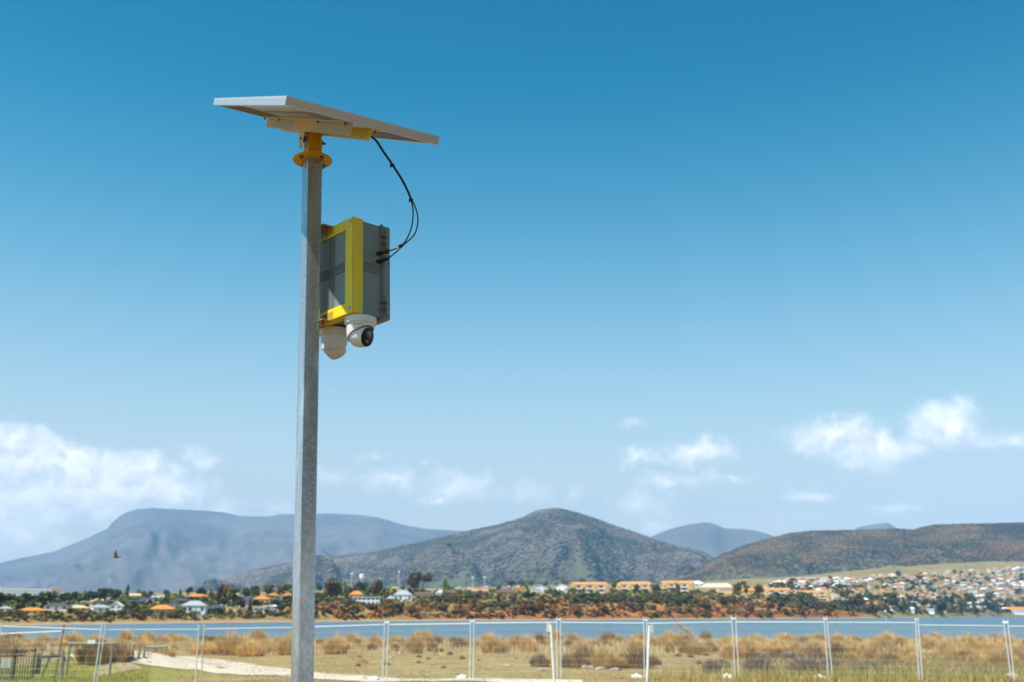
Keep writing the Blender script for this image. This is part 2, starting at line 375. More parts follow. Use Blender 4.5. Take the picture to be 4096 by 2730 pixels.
m_h4 = hill_mat('wooded_slope', (0.123, 0.123, 0.058), (0.102, 0.087, 0.051), (0.203, 0.167, 0.102), .004)
m_h5 = hill_mat('brown_wooded_slope', (0.145, 0.109, 0.051), (0.094, 0.087, 0.041), (0.217, 0.160, 0.087), .004)
m_mead = hill_mat('meadow_slope', (.23, .22, .09), (.28, .24, .11), (.20, .17, .08), .004)
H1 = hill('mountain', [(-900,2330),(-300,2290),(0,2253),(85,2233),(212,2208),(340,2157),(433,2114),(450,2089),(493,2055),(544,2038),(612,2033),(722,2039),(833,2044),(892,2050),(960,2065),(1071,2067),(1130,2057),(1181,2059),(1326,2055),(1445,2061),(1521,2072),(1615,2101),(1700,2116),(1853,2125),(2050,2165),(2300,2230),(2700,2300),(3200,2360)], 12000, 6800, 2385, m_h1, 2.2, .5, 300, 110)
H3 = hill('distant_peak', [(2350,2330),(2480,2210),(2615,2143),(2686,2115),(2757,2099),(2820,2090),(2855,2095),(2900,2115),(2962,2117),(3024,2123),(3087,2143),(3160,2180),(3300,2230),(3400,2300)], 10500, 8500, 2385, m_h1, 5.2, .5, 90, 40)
H3b = hill('distant_knoll', [(3300,2250),(3425,2111),(3479,2101),(3550,2091),(3586,2113),(3700,2200)], 11500, 9800, 2380, m_h1, 6.2, .3, 50, 24)
H2 = hill('conical_hill', [(600,2400),(760,2352),(918,2314),(1020,2280),(1275,2229),(1445,2216),(1700,2165),(1853,2127),(2000,2097),(2089,2070),(2142,2043),(2205,2033),(2240,2033),(2303,2048),(2383,2074),(2445,2097),(2534,2128),(2623,2159),(2712,2186),(2757,2193),(2802,2204),(2850,2232),(2950,2290),(3100,2390)], 6600, 4300, 2380, m_h2, 9.1, 1.2)
H4 = hill('wooded_hill', [(2560,2385),(2695,2320),(2757,2293),(2855,2239),(2891,2217),(2980,2181),(3069,2155),(3158,2132),(3247,2123),(3425,2119),(3577,2114),(3648,2119),(3737,2098),(3871,2095),(4096,2090),(4400,2098),(5000,2140)], 5600, 4000, 2360, m_h4, 12.4, .9)
H5 = hill('brown_hill', [(3330,2330),(3443,2284),(3514,2266),(3603,2226),(3692,2204),(3781,2186),(3871,2168),(4096,2161),(4400,2150),(5000,2170)], 4950, 4250, 2290, m_h5, 15.9, .6, 140, 50)
H6 = hill('meadow_slope', [(3390,2315),(3450,2300),(3520,2272),(3560,2262),(3650,2268),(3800,2276),(3950,2272),(4096,2268),(4400,2262),(4900,2262)], 4420, 3700, 2340, m_mead, 18.3, .3, 110, 24)

m_canopy = mat('forest_canopy', (1, 1, 1), .95, var=.25, scale=.05, attr='tint', spec=.05)
def forest(name, H, n, size, cols, tmin, label, seed, cells=None, fit=None):
    r_ = np.random.default_rng(seed); nr, nc, _ = H.shape; nr -= 5
    u = r_.random(n) * (nc - 1.001); v = (tmin + (1 - tmin) * np.sqrt(r_.random(n))) * (nr - 1.01)
    if fit is not None:
        k = np.array([fit(a / (nc - 1), b_ / (nr - 1)) for a, b_ in zip(u, v)]); u, v = u[k], v[k]; n = len(u)
    i, j = u.astype(int), v.astype(int); fu, fv = (u - i)[:, None], (v - j)[:, None]
    P = H[j, i] * (1 - fu) * (1 - fv) + H[j, i + 1] * fu * (1 - fv) + H[j + 1, i] * (1 - fu) * fv + H[j + 1, i + 1] * fu * fv
    hh = size * (.6 + .8 * r_.random(n)); ww = hh * (.5 + .35 * r_.random(n))
    V = ICO_V[None] * (1 + .35 * (r_.random((n, 12, 1)) - .5)); V = V * np.stack([ww, ww, hh * .30], -1)[:, None, :]; V = V + P[:, None, :] + np.array([0, 0, 1.])[None, None] * (hh * .12)[:, None, None]
    big = np.array([fbm(q[0] * .0035, q[1] * .0035, q[2] * .006, 4) for q in P]); cc = 1.5 * np.array(cols)[np.clip((big * 1.6 + .5 + .25 * r_.normal(0, 1, n)) * len(cols), 0, len(cols) - 1).astype(int)] * (.88 + .24 * r_.random((n, 1)))
    F_ = ICO_F[None] + (np.arange(n) * 12)[:, None, None]
    o = link(name, np_mesh(name, V.reshape(-1, 3), F_.reshape(-1, 3), np.repeat(cc, 12, 0), [m_canopy], smooth=True)); tag(o, label, 'forest', kind='stuff')
forest('forest', H4, 20000, 12, [(.045,.031,.009),(.066,.041,.012),(.085,.048,.015),(.095,.054,.018),(.125,.076,.03)], .05, 'grey green eucalypt forest covering the long wooded hill', 3)
forest('forest', H5, 10000, 11, [(.055,.036,.013),(.078,.044,.017),(.10,.054,.022),(.12,.068,.032)], .05, 'brownish open forest on the low hill above the meadow', 4)
forest('forest', H2, 26000, 15, [(.058,.048,.028),(.082,.062,.038),(.108,.076,.050),(.115,.082,.060),(.14,.106,.084)], .05, 'grey bushland on the cone shaped hill', 5)
forest('forest', H6, 110, 12, [(.05,.06,.025),(.07,.07,.03)], .2, 'scattered dark trees along the top of the meadow', 6)
#==PART2==
# ------------------------------------------------------------------ materials of the pole and its gear
def galvanised(name, base, c2, sc, metal=.75, rough=.42):
    m = bpy.data.materials.new(name); m.use_nodes = True; t = NT(m.node_tree); b = m.node_tree.nodes['Principled BSDF']
    tco = t.n('ShaderNodeTexCoord').outputs['Object']
    vo = t.n('ShaderNodeTexVoronoi'); vo.inputs['Scale'].default_value = sc; vo.inputs['Randomness'].default_value = 1.
    t.lk(t.vm('ADD', t.vm('MULTIPLY', tco, (1., 1., .62)), t.vm('MULTIPLY', t.noise(tco, sc * .6, 3, out=1), (.012, .012, .012))), vo.inputs['Vector'])
    sp3 = t.n('ShaderNodeSeparateColor'); t.lk(vo.outputs['Color'], sp3.inputs[0])
    big = t.noise(t.vm('MULTIPLY', tco, (1, 1, .35)), 9., 5, .65); fine = t.noise(tco, sc * 2.4, 4, .7)
    c = t.mixc(t.math('MULTIPLY', sp3.outputs[0], .6), (*base, 1), (*c2, 1)); c = t.mixc(t.smooth(big, .52, .68, 0, .55), c, (.80, .82, .83, 1)); streak = t.noise(t.vm('MULTIPLY', tco, (14., 14., .5)), 3., 4, .6); c = t.mixc(t.smooth(streak, .48, .7, 0, .35), c, (.70, .74, .76, 1)); c = t.mixc(t.smooth(t.noise(t.vm('MULTIPLY', tco, (6, 6, .8)), 2.2, 4, .65), .56, .72, 0, .35), c, (.26, .27, .26, 1)); c = t.mixc(t.smooth(fine, .55, .75, 0, .18), c, (.24, .28, .30, 1))
    t.lk(c, b.inputs['Base Color']); b.inputs['Metallic'].default_value = metal
    t.lk(t.math('ADD', rough - .08, t.math('MULTIPLY', sp3.outputs[1], .12)), b.inputs['Roughness'])
    bp = t.n('ShaderNodeBump'); bp.inputs['Strength'].default_value = .12; bp.inputs['Distance'].default_value = .001; t.lk(t.math('ADD', fine, sp3.outputs[2]), bp.inputs['Height']); t.lk(bp.outputs[0], b.inputs['Normal'])
    return m
m_galv = galvanised('galvanised_steel', (.47, .53, .57), (.29, .35, .39), 130, metal=.6, rough=.24)
def chipped(name, c, sc=30., lim=(.66, .70), chip=(.08, .05, .03)):
    m = mat(name, c, .42, var=.16, scale=7, stretch=(3, 3, .8), bump=.12, bscale=260, spec=.5); t = NT(m.node_tree); b = m.node_tree.nodes['Principled BSDF']
    src = b.inputs['Base Color'].links[0].from_socket; tco = t.n('ShaderNodeTexCoord').outputs['Object']
    t.lk(t.mixc(t.smooth(t.noise(tco, sc, 6, .7), *lim), src, (*chip, 1)), b.inputs['Base Color']); return m
m_yel = chipped('yellow_powder_coat', (.88, .66, .015), 22., (.69, .72))
m_yelold = chipped('chipped_yellow_paint', (.80, .43, .010), 34., (.64, .67))
m_brk = chipped('shaded_chipped_bracket_paint', (.52, .33, .04), 30., (.55, .62))  # chipped yellow, browner because the brackets' shade is put into the colour
m_cream = mat('faded_yellow_paint', (.56, .43, .13), .5, var=.1, scale=5, c2=(.74, .46, .02), thr=(.45, .55), stretch=(1, .5, 1))
m_alu = mat('anodised_aluminium', (.62, .62, .64), .38, .35, var=.05, scale=6, stretch=(1, .1, 1))
m_sheet = mat('dirty_backsheet', (.62, .60, .57), .55, var=.08, scale=3.5, c2=(.50, .38, .25), thr=(.45, .72))
m_pv = mat('solar_cell', (.012, .016, .05), .12, .2, var=.2, scale=30, coat=1.)
m_grid = mat('panel_glass', (.55, .57, .60), .15, 0., coat=1.)
m_grey = mat('grey_plastic', (.225, .265, .25), .5, var=.08, scale=9, bump=.2, bscale=420)
m_greyd = mat('grey_plastic_dusty', (.17, .175, .165), .6, var=.12, scale=20)
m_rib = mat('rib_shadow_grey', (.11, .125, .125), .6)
m_blk = mat('black_rubber', (.012, .012, .012), .45, var=.1)
m_wht = mat('white_camera_shell', (.80, .79, .77), .34, var=.03, scale=20, spec=.5)
m_dust = mat('dusty_white_shell', (.72, .68, .62), .45, var=.05, scale=30)
m_lens = mat('black_faceplate', (.006, .006, .006), .3, var=.05, spec=.25)
m_glass = mat('lens_glass', (.05, .045, .03), .05, .4, var=.05, coat=1.)
m_zinc = mat('zinc_bolt', (.55, .56, .55), .35, .9, var=.1, scale=60)
m_rustbolt = mat('dull_bolt', (.20, .15, .10), .6, .5, var=.2, scale=80)
m_ink = mat('dark_print', (.02, .03, .07), .5)
m_label = mat('paper_label', (.78, .80, .82), .5)
m_blue = mat('blue_print', (.05, .22, .42), .5)
m_white = mat('white_plastic', (.82, .80, .78), .5)

# ------------------------------------------------------------------ pole
YAW = -.555
av = Vector((math.sin(YAW), math.cos(YAW), 0)); bv = Vector((math.cos(YAW), -math.sin(YAW), 0))
zl = Vector((-.0373, .0132, 1)).normalized()
def frame(x, y, z, loc):
    y = (y - z * y.dot(z)).normalized(); x = y.cross(z); m = Matrix((x, y, z)).transposed().to_4x4(); m.translation = loc; return m
base = Vector((-.8095, 4.289, 0))
pole = empty('surveillance_pole', label='leaning galvanised square steel pole with a yellow top flange', cat='pole')
pole.matrix_world = frame(bv, av, zl, base)
def rsq(mb, h, z0, z1, r=.006, n=4, M=None):
    ring = []
    for cx_, cy_, a0 in ((1, 1, 0), (-1, 1, 90), (-1, -1, 180), (1, -1, 270)):
        for k in range(n + 1):
            a = R(a0 + 90 * k / n); ring.append((cx_ * (h - r) + r * math.cos(a), cy_ * (h - r) + r * math.sin(a)))
    N = len(ring); vs = [(x, y, z) for z in (z0, z1) for x, y in ring]
    mb.add(vs, [(i, (i + 1) % N, N + (i + 1) % N, N + i) for i in range(N)] + [tuple(range(N))[::-1], tuple(range(N, 2 * N))], M)
ZT = 3.728 / zl.z * 1.0
mb = MB(); rsq(mb, .0375, -.35, ZT, .007, 5); po = mb.build('post', m_galv, pole, smooth=30)
mb = MB(); mb.lathe([(.09, ZT), (.0925, ZT + .0015), (.0925, ZT + .0065), (.09, ZT + .008)], 48); mb.build('flange_plate', m_yelold, pole, smooth=30)
mb = MB(); rsq(mb, .0345, ZT + .008, ZT + .165, .005); mb.build('neck', m_yelold, pole, smooth=30)
def bolt(mb, M, r=.008, h=.006, shaft=.0, n=6):
    mb.lathe([(r, 0), (r, h * .8), (r * .85, h)], n, M)
    mb.lathe([(r * 1.5, -.0015), (r * 1.5, .0006)], 14, M)
    if shaft: mb.lathe([(r * .55, h - .001), (r * .55, h + shaft)], 8, M)
def face_m(p, nrm):
    return Matrix.Translation(p) @ Vector(nrm).to_track_quat('Z', 'Y').to_matrix().to_4x4()
for a in (20, 110, 200, 290):
    p = (.066 * math.cos(R(a)), .066 * math.sin(R(a)), ZT); mb = MB(); bolt(mb, face_m(p, (0, 0, -1)), .008, .008, .008); mb.build('flange_bolt', m_rustbolt, pole, smooth=30)
for p, nr in (((-.0375, -.012, ZT - .045), (-1, 0, 0)), ((.002, -.0375, ZT - .035), (0, -1, 0))):
    mb = MB(); bolt(mb, face_m(p, nr), .007, .005); mb.build('post_screw', m_zinc, pole, smooth=30)
for sx_ in (-1, 1):
    mb = MB(); bolt(mb, face_m((sx_ * .0425, .0, ZT + .105), (sx_, 0, 0)), .011, .009, .012); mb.build('pivot_bolt', m_rustbolt, pole, smooth=30)

# ------------------------------------------------------------------ solar panel
pyaw, ptilt, proll, PW, PL = -.4859, .4515, .0284, 1.7852, .6499
a0 = Vector((math.sin(pyaw), math.cos(pyaw), 0)); b0 = Vector((math.cos(pyaw), -math.sin(pyaw), 0)); z0 = Vector((0, 0, 1))
a2 = a0 * math.cos(ptilt) + z0 * math.sin(ptilt); n_ = -a0 * math.sin(ptilt) + z0 * math.cos(ptilt)
b2 = b0 * math.cos(proll) - n_ * math.sin(proll); n2_ = n_ * math.cos(proll) + b0 * math.sin(proll)
panel = empty('photovoltaic_module', label='tilted solar panel in a silver frame on top of the pole', cat='solar panel')
panel.matrix_world = frame(b2, a2, n2_, Vector((-.9617, 4.3306, 3.9674)))
hw, hl, th = PW / 2, PL / 2, .036
for (x0, x1, y0, y1, ax) in ((-hl, hl, -hw, -hw + .0022, 'y-'), (-hl, hl, hw - .0022, hw, 'y+'), (-hl, -hl + .0022, -hw + .0022, hw - .0022, 'x-'), (hl - .0022, hl, -hw + .0022, hw - .0022, 'x+')):
    mb = MB(); mb.box(x0, x1, y0, y1, -th, 0)
    for z in (-.012, -.0185, -.027):
        e = .0009
        if ax == 'y-': mb.box(x0 + .001, x1 - .001, y0 - e, y0 + .0002, z - .0012, z)
        elif ax == 'y+': mb.box(x0 + .001, x1 - .001, y1 - .0002, y1 + e, z - .0012, z)
        elif ax == 'x-': mb.box(x0 - e, x0 + .0002, y0 + .001, y1 - .001, z - .0012, z)
        else: mb.box(x1 - .0002, x1 + e, y0 + .001, y1 - .001, z - .0012, z)
    # return flange underneath, and the lip on the glass
    if ax[0] == 'y':
        s = 1 if ax == 'y-' else -1; yy = y0 if s > 0 else y1
        ya, yb_ = sorted((yy + s * .0022, yy + s * .028)); mb.box(x0 + .0022, x1 - .0022, ya, yb_, -th, -th + .002); mb.box(x0 + .0022, x1 - .0022, *sorted((yy + s * .0022, yy + s * .011)), -.0022, -.0002)
    else:
        s = 1 if ax == 'x-' else -1; xx = x0 if s > 0 else x1
        mb.box(*sorted((xx + s * .0022, xx + s * .028)), y0 + .026, y1 - .026, -th, -th + .002); mb.box(*sorted((xx + s * .0022, xx + s * .011)), y0 + .009, y1 - .009, -.0022, -.0002)
    mb.build('frame_side', m_alu, panel)
mb = MB(); mb.box(-hl + .0025, hl - .0025, -hw + .0025, hw - .0025, -.0080, -.0040); mb.build('backsheet', m_sheet, panel)
mb = MB(); mb.box(-hl + .0026, hl - .0026, -hw + .0026, hw - .0026, -.0039, -.0024); glass = mb.build('glass', m_grid, panel)
mb = MB(); cw, ch = (PL - .05) / 4, (PW - .06) / 11; mb.box(-cw / 2 + .003, cw / 2 - .003, -ch / 2 + .003, ch / 2 - .003, -.0023, -.0018); cm = mb.mesh('cell'); cm.materials.append(m_pv)
for i in range(4):
    for j in range(11): o = link('cell', cm, glass); o.location = (-PL / 2 + .025 + cw * (i + .5), -hw + .03 + ch * (j + .5), 0)
for sx_ in (-1, 1):   # angle rails either side of the neck
    mb = MB(); xa = sx_ * .0395
    mb.box(*sorted((xa, xa + sx_ * .0035)), -.868, .80, -.0885, -.0365)
    mb.box(*sorted((xa + sx_ * .0035, xa + sx_ * .043)), -.868, .80, -.0405, -.0365)
    rail = mb.build('mounting_rail', m_cream if sx_ < 0 else m_yel, panel, bevel=.0012)
    if sx_ < 0: rail['label'] = 'faded pale yellow mounting rail'
    mb = MB(); q = [(-.039 - .055, -.0886), (-.039 + .045, -.0886), (-.059 + .036, -.13), (-.076 + .03, -.165), (-.076 - .02, -.175), (-.059 - .042, -.13)]
    vs = [(xa, y, z) for y, z in q] + [(xa + sx_ * .0034, y, z) for y, z in q]
    mb.add(vs, [(0, 1, 2, 3, 4, 5), (11, 10, 9, 8, 7, 6)] + [(i, (i + 1) % 6, 6 + (i + 1) % 6, 6 + i) for i in range(6)]); mb.build('pivot_tab', m_cream if sx_ < 0 else m_yel, panel)
    for yy in (-.845, -.40, .40, .77):
        mb = MB(); bolt(mb, face_m((xa + sx_ * .024, yy, -.0405), (0, 0, -1)), .006, .006, .005); mb.build('rail_bolt', m_rustbolt, panel)
mb = MB(); mb.box(.09, .19, .3, .4, -.030, -.0081); mb.build('junction_box', m_blk, panel, bevel=.004)
for (x0, x1, y0, y1) in ((-.23, -.13, -.62, -.50), (-.14, -.07, -.80, -.60)):
    mb = MB(); mb.box(x0, x1, y0, y1, -.0086, -.0081); mb.build('rating_label', m_label, panel)

# ------------------------------------------------------------------ equipment box
yb = R(-45.35); ab = Vector((math.sin(yb), math.cos(yb), 0)); bb = Vector((math.cos(yb), -math.sin(yb), 0)); BP = Vector((-.724, 4.225, 3.389)); BH = .449
box = empty('equipment_box', label='grey plastic equipment box in a yellow frame mounted behind the pole', cat='equipment box')
BM = frame(bb, ab, zl, BP + ab * .16 - zl * BH); box.matrix_world = BM
mb = MB(); mb.box(.0015, .166, -.159, .159, .0015, BH - .0015); body = mb.build('body', m_grey, box, bevel=.006)
for k in range(4):
    y = -.021 + .0125 * k
    mb = MB(); mb.box(-.0004, .002, y, y + .005, .05, BH - .05); mb.build('rib', m_rib, body)
    z = .205 + .0125 * k
    mb = MB(); mb.box(-.0008, .002, -.109, .109, z, z + .005); mb.build('rib', m_rib, body)
    mb = MB(); mb.box(.056, .146, -.1606, -.158, z, z + .005); mb.build('rib', m_rib, body)
for k in range(4):
    mb = MB(); mb.box(-.0002, .0018, -.09 + .05 * k - .03, -.09 + .05 * k - .012, .05, BH - .05)
lid = MB(); lid.box(.168, .214, -.166, .166, -.006, BH + .006); lid = lid.build('lid', m_grey, box, bevel=.012)
mb = MB(); mb.box(.158, .1675, -.1675, .1675, -.008, BH + .008); mb.build('lid_flange', m_greyd, box, bevel=.003)
for z in (BH - .115, .012):
    mb = MB(); mb.tube([(.186, -.1745, z), (.186, -.1745, z + .092)], .0105, 14); hg = mb.build('hinge', m_grey, box, smooth=35)
    for dz in (.025, .058):
        mb = MB(); mb.box(.152, .190, -.183, -.160, z + dz, z + dz + .005); mb.build('hinge_ear', m_greyd, hg)
# yellow frame, made of folded strips
fr = []
mb = MB(); mb.box(-.0035, -.0005, -.1635, -.108, -.003, BH + .003); mb.box(-.0035, .055, -.1635, -.1603, -.003, BH + .003); fr.append(mb.build('frame_strip', m_yel, box, bevel=.0012))
mb = MB(); mb.box(-.0035, -.0005, .108, .1635, -.003, BH + .003); mb.box(-.0035, .055, .1603, .1635, -.003, BH + .003); mb.build('frame_strip', m_yel, box, bevel=.0012)
mb = MB(); mb.box(-.0037, -.0005, -.1079, .1079, BH - .048, BH + .003); mb.box(-.0037, .05, -.1079, .1079, BH + .0005, BH + .003); mb.build('frame_strip', m_yel, box, bevel=.0012)
mb = MB(); mb.box(-.0037, -.0005, -.1079, .1079, -.003, .048); mb.box(-.0037, .045, -.159, .1079, -.0045, -.0015); mb.build('frame_strip', m_yel, box, bevel=.0012)
for y in (-.143, .143):
    for z in (.02, BH - .016):
        mb = MB(); bolt(mb, face_m((-.0036, y, z), (-1, 0, 0)), .0062, .0055); mb.build('frame_bolt', m_zinc, box, smooth=30)
for z, s in ((BH + .004, 1), (-.006, -1)):    # brackets from the pole to the box
    mb = MB(); mb.box(-.05, .0, .0, .11, min(z, z + s * .004), max(z, z + s * .004)); mb.box(-.0042, -.0037, -.02, .12, min(z, z - s * .04), max(z, z - s * .04))
    br = mb.build('pole_bracket', m_brk, box)
    mb = MB(); bolt(mb, face_m((-.028, .02, z), (0, 0, -1)), .0075, .007, .028); mb.build('bracket_bolt', m_rustbolt, br, smooth=30)

# ------------------------------------------------------------------ turret cameras
def text_mesh(txt, size, name='lettering'):
    cu = bpy.data.curves.new(name, 'FONT'); cu.body = txt; cu.size = size; cu.align_x = 'CENTER'; cu.align_y = 'CENTER'; cu.resolution_u = 2; cu.space_character = 1.02
    o = bpy.data.objects.new(name, cu); col.objects.link(o); dg = bpy.context.evaluated_depsgraph_get(); dg.update()
    me = bpy.data.meshes.new_from_object(o.evaluated_get(dg)); bpy.data.objects.remove(o); bpy.data.curves.remove(cu)
    return me
def turret(a_, b_, lens_az, lens_pitch, label, txt_az, shell, kind):
    p = BM @ Vector((b_, -.16 + a_, -.0046)); c = empty('security_camera', p, 0, label, 'camera')
    mb = MB(); mb.lathe([(.069, 0), (.072, -.002), (.072, -.026), (.0705, -.031), (.064, -.035), (.05, -.0352)], 56); mb.build('mounting_base', shell, c, smooth=35)
    def rad(z): return .0635 - .0085 * ((-z - .034) / .07) ** 1.4
    N, K = 72, 12; vs = []; fa = R(90 - lens_az)
    for k in range(K + 1):
        for j in range(N):
            f = 2 * math.pi * j / N; low = -.106 + (.062 if kind == 1 else .036) * (.5 + .5 * math.cos(f - fa)) ** 1.1
            z = -.034 + (low + .034) * k / K; r = rad(z); vs.append((r * math.cos(f), r * math.sin(f), z))
    mb = MB(); mb.add(vs, [(k * N + j, k * N + (j + 1) % N, (k + 1) * N + (j + 1) % N, (k + 1) * N + j) for k in range(K) for j in range(N)])
    hous = mb.build('housing', shell, c, smooth=50); so_ = hous.modifiers.new('wall', 'SOLIDIFY'); so_.thickness = .003
    dv = Vector((math.sin(R(lens_az)) * math.cos(R(lens_pitch)), math.cos(R(lens_az)) * math.cos(R(lens_pitch)), math.sin(R(lens_pitch))))
    BMx = Matrix.Translation((0, 0, -.084 if kind == 1 else -.080)) @ dv.to_track_quat('Z', 'Y').to_matrix().to_4x4(); r0 = .0515
    prof = [(.0005, -r0)] + [(r0 * math.sin(R(a)), -r0 * math.cos(R(a))) for a in range(8, 101, 6)] + [(.0478, .026), (.0452, .040), (.0440, .0425)]
    mb = MB(); mb.lathe(prof, 56, BMx); ball = mb.build('eyeball', shell, c, smooth=40)
    mb = MB(); mb.lathe([(.0432, .0426), (.0430, .0450), (.039, .0465), (.0005, .0468)], 48, BMx); mb.build('faceplate', m_lens, ball, smooth=40)
    mb = MB(); mb.lathe([(.017, .0466), (.0165, .0480), (.012, .0488), (.0004, .0490)], 28, BMx @ Matrix.Translation((0, .012, 0))); mb.build('lens', m_glass, ball, smooth=40)
    mb = MB(); mb.box(-.010, .010, -.026, -.014, .0466, .0474, BMx); mb.build('light_window', m_greyd, ball)
    for ang, el in ((70, 35), (200, 60), (330, 50)):
        d = Vector((math.cos(R(ang)) * math.cos(R(el)), math.sin(R(ang)) * math.cos(R(el)), -math.sin(R(el)))) * (r0 + .0002)
        mb = MB(); mb.lathe([(.0028, -.0006), (.0028, .0005)], 10, Matrix.Translation(Vector((0, 0, -.084)) + d) @ d.to_track_quat('Z', 'Y').to_matrix().to_4x4()); mb.build('screw', m_rustbolt, ball)
    def wrap(me, azd, zc, mname, mt, off=.0007):
        for v in me.vertices:
            z = zc + v.co.y; r = rad(min(z, -.034)) + off + v.co.z; f = R(90 - azd) + v.co.x / r
            v.co = (r * math.cos(f), r * math.sin(f), z)
        me.update(); me.materials.clear(); me.materials.append(mt); link(mname, me, c)
    if kind == 1:
        me = text_mesh('HIKVISION', .0095); wrap(me, txt_az, -.045, 'lettering', m_ink)
    else:
        def plate(x0, x1, y0, y1, mt, nm, off, n=12):
            vs = [(x0 + (x1 - x0) * i / n, y, 0) for y in (y0, y1) for i in range(n + 1)]
            m_ = MB(); m_.add(vs, [(i, i + 1, n + 2 + i, n + 1 + i) for i in range(n)]); wrap(m_.mesh(nm), txt_az, -.058, nm, mt, off)
        plate(-.034, .012, -.010, .011, m_label, 'sticker', .0004)
        for i, (x0, x1, y) in enumerate(((-.032, -.022, .005), (-.032, -.024, .001), (-.018, -.010, .004), (-.018, -.012, -.001), (-.032, -.012, -.006))): plate(x0, x1, y, y + .0018, m_blue, 'print_line', .0007, 4)
        me = text_mesh('CE', .007); 
        for v in me.vertices: v.co.x -= .003; v.co.y -= .002
        wrap(me, txt_az, -.058, 'lettering', m_ink, .0008)
    return c
turret(.050, .083, 118, -14, 'white ball shaped security camera with its black lens face turned outward', 182, m_wht, 1)
turret(.270, .098, 26, -36, 'white ball shaped security camera with a paper sticker, lens turned away', 200, m_dust, 2)

# ------------------------------------------------------------------ cables
def z1(x, y): return 800 + x / 2.353, 350 + y / 2.353
def z2(x, y): return 1150 + x / 2.412, 850 + y / 2.412
def cat(pts, n=6):
    out = []; P = [pts[0] * 2 - pts[1]] + pts + [pts[-1] * 2 - pts[-2]]
    for i in range(1, len(P) - 2):
        for k in range(n):
            t_ = k / n; a, b_, c_, d_ = P[i - 1:i + 3]
            out.append(.5 * ((2 * b_) + (c_ - a) * t_ + (2 * a - 5 * b_ + 4 * c_ - d_) * t_ ** 2 + (3 * b_ - a - 3 * c_ + d_) * t_ ** 3))
    return out + [pts[-1]]
cab = empty('solar_cable', BM @ Vector((.142, -.161, .3)), 0, 'looped pair of black cables running from solar panel to equipment box', 'cable')
ci = Matrix.Translation(-Vector(cab.location))
PMx = panel.matrix_world.copy()
bpy.context.view_layer.update(); PMx = frame(b2, a2, n2_, Vector((-.9617, 4.3306, 3.9674)))
ps = [PMx @ Vector((.14, .32, -.03)), PMx @ Vector((.11, -.1, -.05)), PMx @ Vector((.10, -.45, -.055))]
up = [at(*z1(1630, 478), 3.88), at(*z1(1725, 605), 3.93), at(*z1(1815, 735), 3.98), at(*z1(1915, 895), 4.03), at(*z1(1990, 1060), 4.09)]
la = [at(*z1(2006, 1180), 4.13), at(*z1(1990, 1320), 4.18), at(*z1(1945, 1430), 4.23), at(*z1(1897, 1492), 4.26)]
lb = [at(*z1(2040, 1170), 4.12), at(*z1(2050, 1270), 4.16), at(*z1(2015, 1390), 4.21), at(*z1(1905, 1492), 4.26)]
ends = []
for (e0, e1, f0, f1, zz) in (((970, 378), (858, 415), 4.285, 4.325, .307), ((970, 447), (862, 498), 4.285, 4.328, .266)):
    ends.append((at(*z2(*e0), f0), BM @ Vector((.142, -.1595, zz))))
for i, (mid, off) in enumerate(((la, 0), (lb, 1))):
    o3 = Vector((.0052, .002, 0)) * (i - .5)
    pts = [p + o3 for p in ps + up] + mid + [at(*z2(1062, 345 if i == 0 else 372), 4.275), ends[i][0]]
    mb = MB(); mb.tube(cat(pts), .0031, 10, ci); mb.build('cable', m_blk, cab, smooth=50)
    d = (ends[i][0] - ends[i][1]).normalized(); p0 = ends[i][1]; p1 = ends[i][0]
    mb = MB(); mb.tube([p0 - d * .004, p0 + d * .002, p0.lerp(p1, .45), p0.lerp(p1, .5), p0.lerp(p1, .96), p1 + d * .004], [.0085, .0098, .0098, .0088, .0085, .005], 14, ci); mb.build('connector', m_blk, cab, smooth=35)
for p, q_ in ((up[2], up[3]), (up[4], la[0]), (la[3], ends[0][0])):
    d = (q_ - p).normalized(); mb = MB(); mb.tube([p - d * .003, p + d * .003], .0085, 12, ci); mb.box(-.004, .004, -.004, .004, 0, .012, ci @ Matrix.Translation(p + Vector((-.008, 0, -.008)))); mb.build('cable_tie', m_blk, cab)
pt_ = at(*z2(1072, 338), 4.27); mb = MB(); mb.box(-.006, .006, -.001, .001, -.013, .013, ci @ Matrix.Translation(pt_) @ Matrix.Rotation(R(20), 4, 'Y')); mb.build('cable_tag', m_white, cab)
